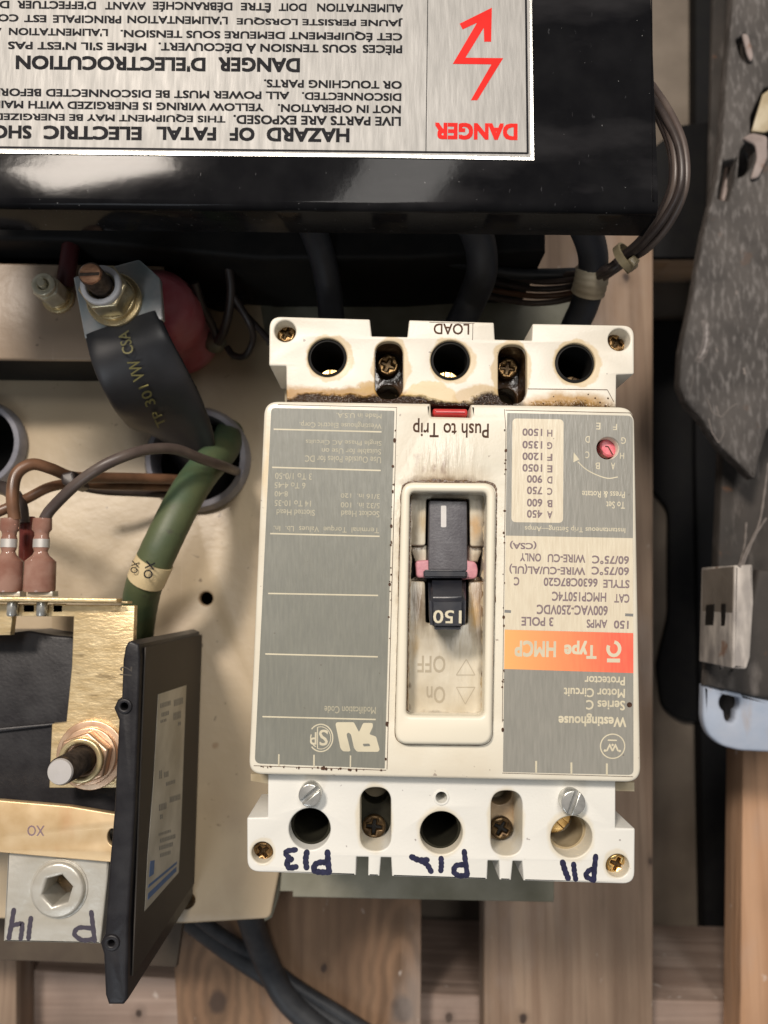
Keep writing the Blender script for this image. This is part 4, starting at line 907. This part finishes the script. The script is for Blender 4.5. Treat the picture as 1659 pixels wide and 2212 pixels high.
# wires to quick connectors
GQ = 'thin wires running between the grommets and the connectors'
cable('control_wire', 'grey wire arching from the right pink connector into the grommet', [(96, 1122, 152), (112, 1098, 153), (164, 1047, 158), (218, 1009, 160), (273, 984, 158), (327, 970, 152), (382, 971, 144), (437, 992, 134), (480, 1006, 122), (505, 1016, 104), (515, 1018, 86)], 1.75, M_greyw, 'wire', GQ, n=12)
cable('control_wire', 'brown wire rising from the left pink connector and turning right', [(32, 1122, 152), (27, 1070, 153), (36, 1024, 152), (69, 1003, 150), (109, 1012, 146), (156, 1030, 138), (220, 1032, 128), (291, 1033, 118), (382, 1036, 104), (430, 1040, 84)], 1.9, M_brownw, 'wire', GQ, n=12)
cable('control_wire', 'brown wire crossing low from the left edge to the grommet', [(-60, 1130, 146), (10, 1100, 145), (60, 1076, 142), (109, 1052, 138), (164, 1044, 130), (225, 1048, 122), (300, 1050, 112), (364, 1052, 102), (420, 1056, 82)], 1.7, M_brownw, 'wire', GQ, n=12)
cable('control_wire', 'dark wire beside the brown one behind the left connector', [(48, 1130, 144), (42, 1090, 144), (20, 1060, 140), (-20, 1050, 132), (-60, 1048, 125)], 2.3, M_darkw, 'wire', GQ, n=12)
cable('control_wire', 'dark brown wire lying under the others towards the grommet', [(150, 1046, 118), (220, 1060, 112), (290, 1064, 106), (364, 1068, 98), (410, 1070, 80)], 1.5, M_darkw, 'wire', GQ, n=12)
wt = tag(put('wire_clip', slab([[P(x, y, 140)[:2] for x, y in fillet([(140, 1026), (168, 1020), (176, 1050), (160, 1058), (142, 1048)], 5)]], 132, 144, 1), M_darkw, None), 'dark lump of tape tying the brown wires together left of the grommet', 'tape')

# ================================================================== GOLD TERMINAL BLOCK (LEFT)
tb = thing('terminal_block', 'yellow zinc plated terminal plate with a stepped column, left edge', 'terminal block', P(150, 1500, 90))
ZG = 150
gholes = [c6a([(135, 1172), (208, 1172), (208, 1226), (135, 1226)]), c6a([(312, 1172), (374, 1174), (374, 1226), (312, 1226)])]
plate('terminal_plate', [(-300, 1300), (291, 1308), (288, 1400), (276, 1560), (262, 1702), (106, 1702), (112, 1564), (143, 1561), (155, 1440), (159, 1332), (27, 1331), (22, 1372), (-300, 1376)], 147, ZG, M_gold, tb, holes=gholes, bevel=.3)
plate('top_flange', [(-300, 1286), (252, 1293), (252, 1301), (-300, 1296)], 151, 156, M_gold, tb, bevel=.3)
plate('flange_root', [(-300, 1292), (276, 1299), (276, 1304), (-300, 1300)], 147, 151.5, M_gold, tb, bevel=.2)
for x in (27, 91):
    c = P(x, 1300, 152); put('rivet', lathe([(1.5, 0), (1.6, .3), (1.6, 3.9), (1.2, 4.4), (.01, 4.4)], c, 20, Matrix.Rotation(math.radians(90), 4, 'X')), M_chrome, tb, 50)
bb = thing('moulded_base', 'black moulded base with shallow relief beside the gold terminal plate', 'base', P(60, 1500, 90.3))
plate('base_block', fillet([(-300, 1375), (-20, 1372), (60, 1362), (118, 1372), (172, 1376), (290, 1430), (260, 1760), (-300, 1790)], 4), 90.4, 138, M_blackplastic, bb, bevel=1)
plate('base_rib', [(-300, 1600), (120, 1560), (122, 1568), (-300, 1616)], 138.1, 139.5, M_blackplastic, bb, bevel=1)
plate('side_window_back', [(112, 1326), (160, 1326), (160, 1376), (112, 1376)], 120, 121, M_beige, bb, zref=121)
t2, _ = fastener('clamp_bolt', 'pale tipped bolt with hex nut and rose copper washer on the terminal plate', 199, 1629, ZG, 10.3, 8.0, 3.9, 159, 173.5, (M_copper, M_copper, M_thread, M_steeltip), nyl=M_zinc, a0=.35)

st = thing('bus_strap', 'golden copper strap marked XO with a notched right end', 'bus strap', P(120, 1790, 140))
so_ = fillet([(-300, 1722), (0, 1729), (150, 1742), (283, 1764), (281, 1800), (252, 1796), (240, 1788), (231, 1802), (233, 1820), (246, 1830), (256, 1838), (249, 1864), (0, 1842), (-300, 1836)], [0, 0, 0, 2, 3, 8, 8, 8, 8, 4, 2, 3, 0, 0])
plate('strap_plate', so_, 148.2, 150.6, M_strapgold, st, bevel=.35)
put('strap_lettering', text_mesh("XO", 59, 1783, 96, 1806, 150.66, bold=.05), simple('faded_blue_print', (.25, .17, .20), rough=.6), st, None)
lgt = thing('wire_lug', 'square tinned wire lug with a large hollow hex screw, marked P14', 'lug', P(120, 1930, 100))
plate('lug_body', fillet([(17, 1836), (236, 1848), (232, 1900), (217, 2039), (7, 2034)], 2), 100, 147.6, M_lug, lgt, holes=[circ(130, 1918, 50, 40)], bevel=.5)
c = P(130, 1918, 147)
put('hex_socket_screw', slab([ring_w(c, 8.0), hexring(c, 4.6, .25)], 138, 149.4, .9), M_lug, lgt)
put('screw_seat', slab([ring_w(c, 8.7), ring_w(c, 7.7)], 147.0, 147.9, .2), M_lug, lgt)
put('conductor_end', lathe([(0.01, 0), (6.6, 0), (6.6, 1), (0.01, 2.4)], (c[0], c[1], 128), 30, cap=False), M_screwb, lgt)
put('copper_strand', tube([(c[0]+1, c[1]+4, 131), (c[0]+2.2, c[1]+1, 133), (c[0]+3.4, c[1]-1.5, 131)], 1.2, n=10), M_coppertip, lgt, 60)
bl = conv(0, 1700.7, .3968)
ms = [stroke(bl(s), 10, 147.66+.006*i) for i, s in enumerate([[(497, 680), (505, 750), (515, 835)], [(512, 825), (450, 832), (405, 800), (430, 765), (505, 768)], [(168, 712), (160, 770), (155, 822)], [(75, 668), (62, 745), (48, 822)], [(66, 752), (100, 745), (120, 745), (116, 800), (112, 824)]])]
M_gv = simple('grey_violet_marker', (.06, .05, .07), rough=.4)
for m_ in ms: put('marker_stroke', m_, M_gv, lgt, None)

br = thing('barrier_block', 'tall black plastic barrier with a grimy paper label on its flank', 'barrier', P(350, 1700, 90))
face = [(284, 1384), (300, 1392), (303, 1420), (291, 1753), (277, 1990), (275, 2160), (266, 2171), (234, 2171), (227, 2150), (223, 2062), (216, 2038), (226, 2018), (236, 1867), (246, 1753), (256, 1556), (245, 1530), (253, 1512), (262, 1506), (265, 1426), (270, 1398), (276, 1386)]
plate('barrier_body', face, 90.2, 164, M_blackplastic, br, bevel=.8, holes=[circ(268, 1526, 8, 20), circ(240, 2038, 7, 20)])
plate('ring_boss', circ(268, 1526, 17, 28), 160, 164.5, M_blackplastic, br, holes=[circ(268, 1526, 8, 20)], bevel=.4)
plate('ring_boss', circ(240, 2038, 18, 28), 160, 164.5, M_blackplastic, br, holes=[circ(240, 2038, 7, 20)], bevel=.4)
XW = P(302, 1420, 164)[0]
# flank skin: dusty side wall standing just proud of the body
sy0 = P(302, 1400, 164)[1]; sy1 = P(276, 2120, 164)[1]; xs0 = P(303, 1420, 164)[0]+.25; xs1 = P(275, 2120, 164)[0]+.25
put('flank', mesh([(xs0, sy0, 161), (xs1, sy1, 161), (xs1, sy1, 91), (xs0, sy0, 91), (xs0+.4, sy0, 161), (xs1+.4, sy1, 161), (xs1+.4, sy1, 91), (xs0+.4, sy0, 91)], [(3, 2, 1, 0), (4, 5, 6, 7), (0, 1, 5, 4), (2, 3, 7, 6), (1, 2, 6, 5), (3, 0, 4, 7)]), M_blackside, br)
def onwall(px, py, lift=.5):
    # sight line meets the flank plane
    n = Vector((sy0-sy1, -(xs0-xs1), 0)).normalized(); p0 = Vector((xs0+.4, sy0, 100)); r = Vector(ray(px, py)); o = Vector((0, 0, H))
    t = (p0-o).dot(n)/r.dot(n); q = o+r*t; s = 1 if n.x > 0 else -1
    return q+n*s*lift
def wallpoly(pts, lift):
    a = [onwall(x, y, lift) for x, y in pts]; b = [onwall(x, y, lift-.08) for x, y in pts]; n = len(a)
    me = mesh(a+b, [tuple(range(n)), tuple(range(2*n-1, n-1, -1))]+[(i, n+i, n+(i+1) % n, (i+1) % n) for i in range(n)])
    bm = bmesh.new(); bm.from_mesh(me); bmesh.ops.recalc_face_normals(bm, faces=bm.faces); bm.to_mesh(me); bm.free(); return me
wl = put('flank_label', wallpoly([(341, 1500), (402, 1480), (397, 1600), (390, 1800), (385, 1885), (312, 1968), (318, 1850), (330, 1700), (336, 1600)], .12), M_sidelabel, br, None)
put('blue_stripes', join([wallpoly([(318, 1944), (380, 1882), (380, 1872), (319, 1930)], .2), wallpoly([(319, 1918), (381, 1866), (381, 1861), (320, 1911)], .2), wallpoly([(321, 1895), (331, 1888), (333, 1858), (324, 1860)], .2)]), M_bluelabel, wl, None)
ms = []
for (xa, xb, y, h) in ((345, 372, 1520, 10), (375, 397, 1512, 14), (348, 366, 1540, 9), (374, 394, 1540, 16), (346, 362, 1556, 6), (384, 394, 1560, 8),
                       (343, 350, 1665, 18), (354, 366, 1668, 12), (358, 380, 1690, 8), (343, 362, 1738, 14), (366, 390, 1722, 12), (345, 352, 1760, 10), (342, 372, 1800, 6), (345, 380, 1812, 9), (343, 376, 1828, 9), (345, 372, 1844, 8)):
    for k in range(int((xb-xa)/3.4)):
        x = xa+k*3.4; yy = y-k*1.1
        ms.append(wallpoly([(x, yy), (x+1.9, yy-.6), (x+1.9, yy+h-.6), (x, yy+h)], .17))
pr = put('worn_print', join(ms), M_inkgrey, wl, None); pr['kind'] = 'stuff'
put('moulded_number', text_mesh("12", 262, 1436, 282, 1462, 164.03, bold=0, flip=True, ang=math.radians(95)), M_blackside, br, None)
sn = tag(put('snap_rivet', lathe([(0.01, 0), (3, 0), (2.6, 1.8), (1.2, 2.6), (.01, 2.7)], P(405, 1945, 90.2), 20, cap=False), M_screwdark, None, 50), 'dark round rivet at the lower edge of the beige panel', 'rivet')

# quick connectors
GC = 'pink sleeved push-on connectors on the terminal plate'
def qc(cx, lab, m=M_sleevepink, w_=1.0):
    t = thing('push_connector', lab, 'connector', P(cx, 1280, 148), GC)
    M_ = Matrix.Rotation(math.radians(90), 4, 'X')   # +Z -> -Y (down the picture)
    k = S(152, 1200); o = P(cx+2, 1119, 152)
    def seg(nm, y0, y1, prof, mat, fl=1.0):
        me = lathe([(max(.01, r*k), (h-1119)*k) for r, h in prof], (0, 0, 0), 28, M_)
        me.transform(Matrix.Translation(o) @ Matrix.Diagonal((1, 1, fl, 1)))
        return put(nm, me, mat, t, 40)
    seg('crimp_sleeve', 0, 0, [(14, 1119), (20, 1120), (21, 1144), (16, 1150), (15, 1158), (17, 1163), (17, 1184), (14, 1192), (18, 1200), (33, 1213), (34, 1274), (31, 1279), (.2, 1279)], m, .8)
    put('metal_blade', slab([[P(x, y, 152)[:2] for x, y in ((cx-26, 1276), (cx+28, 1277), (cx+28, 1289), (cx-26, 1288))]], 149, 153.5, .4), M_lug, t)
    seg('ferrule', 0, 0, [(.2, 1164), (17.6, 1165), (17.6, 1183), (.2, 1184)], M_steeltip, .82)
    return t
qc(90, 'pink sleeved push-on connector on the right, holding the grey wire')
qc(20, 'pink sleeved push-on connector on the left, holding the brown wire')
cable('control_wire', 'maroon sleeved lead standing between the two pink connectors', [(58, 1118, 140), (60, 1160, 140), (58, 1200, 138), (60, 1240, 136)], 2.6, M_sleevered, 'wire', n=14)

# ================================================================== CABLES BELOW
GB = 'black cables trailing over the pallet'
cable('trailing_cable', 'thicker black cable falling from the panel edge over the knotty board', [(520, 1900, 40), (541, 1985, 26), (562, 2048, 14), (588, 2105, 8), (622, 2160, 7), (680, 2212, 7), (760, 2270, 7)], 5.7, M_rubber, group=GB, n=20)
cable('trailing_cable', 'twin black cord crossing behind the thicker black cable', [(360, 1950, 40), (412, 1992, 26), (480, 2045, 12), (550, 2093, 5), (620, 2140, 4), (690, 2185, 4), (800, 2260, 4)], 4.2, M_rubber, group=GB, n=18)
cable('trailing_cable', 'thin black cord lying close above the twin cord', [(385, 1940, 42), (440, 1992, 26), (505, 2038, 13), (560, 2068, 5), (640, 2130, 4), (720, 2180, 4), (830, 2250, 4)], 3.0, M_rubber, group=GB, n=18)

# ================================================================== RIGHT SIDE HARDWARE
c5c = conv(1371.5, 0, .2976); c6c = conv(1371.5, 603.5, .2976); c7c = conv(1371.5, 1152, .2976)
M_pale2 = simple('grey_scrape', (.16, .14, .13), c2=(.09, .08, .075), scale=500, rough=.8)
M_pale3 = simple('light_scrape', (.34, .31, .30), c2=(.22, .20, .19), scale=500, rough=.8)
def plate_mark(pts, z=56.12): return poly_flat(fillet(pts, 5), z)
gu = thing('gusset_plate', 'large grimy dark steel gusset plate with scratches, at the right edge', 'steel plate', P(1580, 600, 40))
gout = [(1586, -200), (1584, 0), (1571, 149), (1562, 298), (1549, 387), (1520, 506), (1496, 648), (1473, 752), (1469, 830), (1484, 868), (1514, 900), (1556, 962), (1600, 1004), (1632, 1036), (1641, 990), (1659, 928), (1720, 860), (1800, 860), (1800, -200)]
plate('plate_sheet', fillet(gout, 8, 3), 48, 56, M_dirty, gu, bevel=1.2, holes=[fillet(c5c([(600, 1440), (640, 1170), (735, 1150), (720, 1330), (680, 1460)]), 6), fillet(c5c([(770, 1080), (830, 1000), (880, 1060), (870, 1180), (800, 1270), (740, 1290)]), 8), fillet([(1622, 250), (1650, 190), (1700, 180), (1700, 300), (1640, 330), (1622, 290)], 8), fillet([(1590, 85), (1612, 70), (1618, 140), (1600, 120)], 5)])
plate('backing_sheet', [(1545, -200), (1800, -200), (1800, 600), (1530, 520)], 20, 24, M_dirty2, gu, bevel=1)
M_pale = dustmat('pale_scraped_paint', (.34, .28, .26), (.20, .16, .145), amt=.4)
plate('scraped_edge', fillet(c5c([(635, 1440), (690, 1150), (735, 1160), (680, 1450), (655, 1475)]), 5), 42, 47, M_pale, gu, bevel=1)
plate('torn_edge', fillet(c5c([(780, 1000), (850, 960), (966, 985), (966, 1150), (900, 1290), (840, 1300), (890, 1150), (880, 1050)]), 8), 56.2, 58, M_pale, gu, bevel=.8)
plate('torn_edge', fillet(c5c([(780, 235), (825, 245), (865, 400), (850, 450), (820, 400)]), 8), 56.2, 58, M_pale, gu, bevel=.8)
plate('cream_scrap', c5c([(850, 950), (930, 680), (1100, 560), (1100, 900), (940, 960)]), 56.2, 58, M_caselight, gu, bevel=.5)
put('scraped_mark', plate_mark([(1513, 693), (1524, 688), (1533, 700), (1534, 735), (1527, 768), (1512, 786), (1498, 780), (1507, 765), (1516, 745), (1519, 715)]), M_pale2, gu, None)
put('scraped_line', plate_mark([(1524, 697), (1529, 700), (1529, 735), (1522, 762), (1510, 776), (1519, 758), (1525, 733)], 56.2), M_pale3, gu, None)
put('scratches', join([strip(c6c(s), w_, 56.12) for s, w_ in (([(525, 860), (560, 960), (600, 990)], 2), ([(590, 915), (610, 990), (635, 1000)], 2.5), ([(635, 995), (680, 940), (740, 900)], 1.5), ([(535, 1010), (560, 1110), (610, 1190)], 2.5), ([(610, 1190), (650, 1110), (640, 1060)], 1.5), ([(430, 690), (400, 830)], 1.2), ([(790, 640), (800, 690)], 5), ([(590, 500), (600, 530)], 4), ([(740, 80), (735, 110)], 5))]), M_lint, gu, None)
lp = tag(plate('lower_steel_plate', [(1565, 900), (1800, 900), (1800, 1500), (1548, 1500), (1552, 1200)], 26, 34, M_dirty2, None, bevel=1), 'sooty steel plate below the gusset, behind the small grey box', 'steel plate')
lb = thing('switch_box', 'small dust crusted grey box with two slots in its side', 'box', P(1590, 1330, 34))
zt = 100; zb_ = 69
XB = P(1587, 1330, zt)[0]
plate('box_body', fillet([(1587, 1221), (1627, 1219), (1629, 1300), (1622, 1420), (1614, 1446), (1582, 1444)], [3, 5, 0, 3, 6, 3]), zb_, zt, M_dustyg, lb, bevel=1.0)
def xwall(pts, X, t=.3):
    a = [Vector(PX(x, y, X)) for x, y in pts]; b = [v+Vector((t, 0, 0)) for v in a]; n = len(a)
    me = mesh(a+b, [tuple(range(n)), tuple(range(2*n-1, n-1, -1))]+[(i, n+i, n+(i+1) % n, (i+1) % n) for i in range(n)])
    bm = bmesh.new(); bm.from_mesh(me); bmesh.ops.recalc_face_normals(bm, faces=bm.faces); bm.to_mesh(me); bm.free(); return me
put('box_side_shade', xwall([(1518, 1232), (1584, 1224), (1580, 1440), (1517, 1413)], XB-.35), M_boxshade, lb, None)  # thin panel that paints the box's shaded side darker
for sl in ([(515, 520), (572, 515), (568, 668), (508, 668)], [(625, 512), (655, 512), (652, 672), (625, 672)]):
    put('side_slot', xwall(c7c(sl), XB-.75), M_dark, lb, None)
ms = []
for pts in ([(1660, 1000, 60), (1652, 1060, 58), (1640, 1130, 70), (1612, 1190, 90), (1598, 1225, 100)], [(1612, 1130, 60), (1608, 1180, 80), (1596, 1224, 100)], [(1655, 1120, 66), (1630, 1160, 80), (1604, 1222, 99)], [(1630, 1400, 60), (1650, 1430, 60), (1662, 1480, 62)], [(1570, 1430, 60), (1585, 1445, 70), (1600, 1440, 98)], [(1560, 1440, 70), (1555, 1460, 62)]):
    ms.append(tube(PP(pts), .5, n=6, wob=.5))
lt = tag(put('cobweb_strands', join(ms), M_lint, None, 80), 'grey dusty cobweb strands above the dust crusted box', 'cobweb'); lt['kind'] = 'stuff'
plate('debris_shelf', [(1640, 1230), (1800, 1230), (1800, 1530), (1640, 1508), (1524, 1482), (1528, 1430), (1600, 1425)], 62, 68.5, M_dirty2, lb, bevel=2)
bp = thing('keyhole_plate', 'pale blue painted plate with a keyhole slot and rounded corner', 'steel plate', P(1600, 1550, 55))
kh = [(1577+22*math.cos(a), 1518+22*math.sin(a)) for a in [math.radians(t) for t in range(125, 416, 12)]]
kh += [(1589, 1553), (1583, 1561), (1572, 1560), (1567, 1552)]
plate('painted_sheet', fillet([(1521, 1478), (1565, 1492), (1659, 1512), (1800, 1545), (1800, 1640), (1659, 1625), (1600, 1622), (1560, 1612), (1530, 1588), (1519, 1555)], [4, 0, 0, 0, 0, 0, 12, 14, 18, 18]), 60, 66, M_bluegrey, bp, holes=[kh], bevel=1.4)
plate('sheet_back', [(1535, 1490), (1800, 1545), (1800, 1600), (1560, 1590)], 40, 42, M_dirty2, bp)
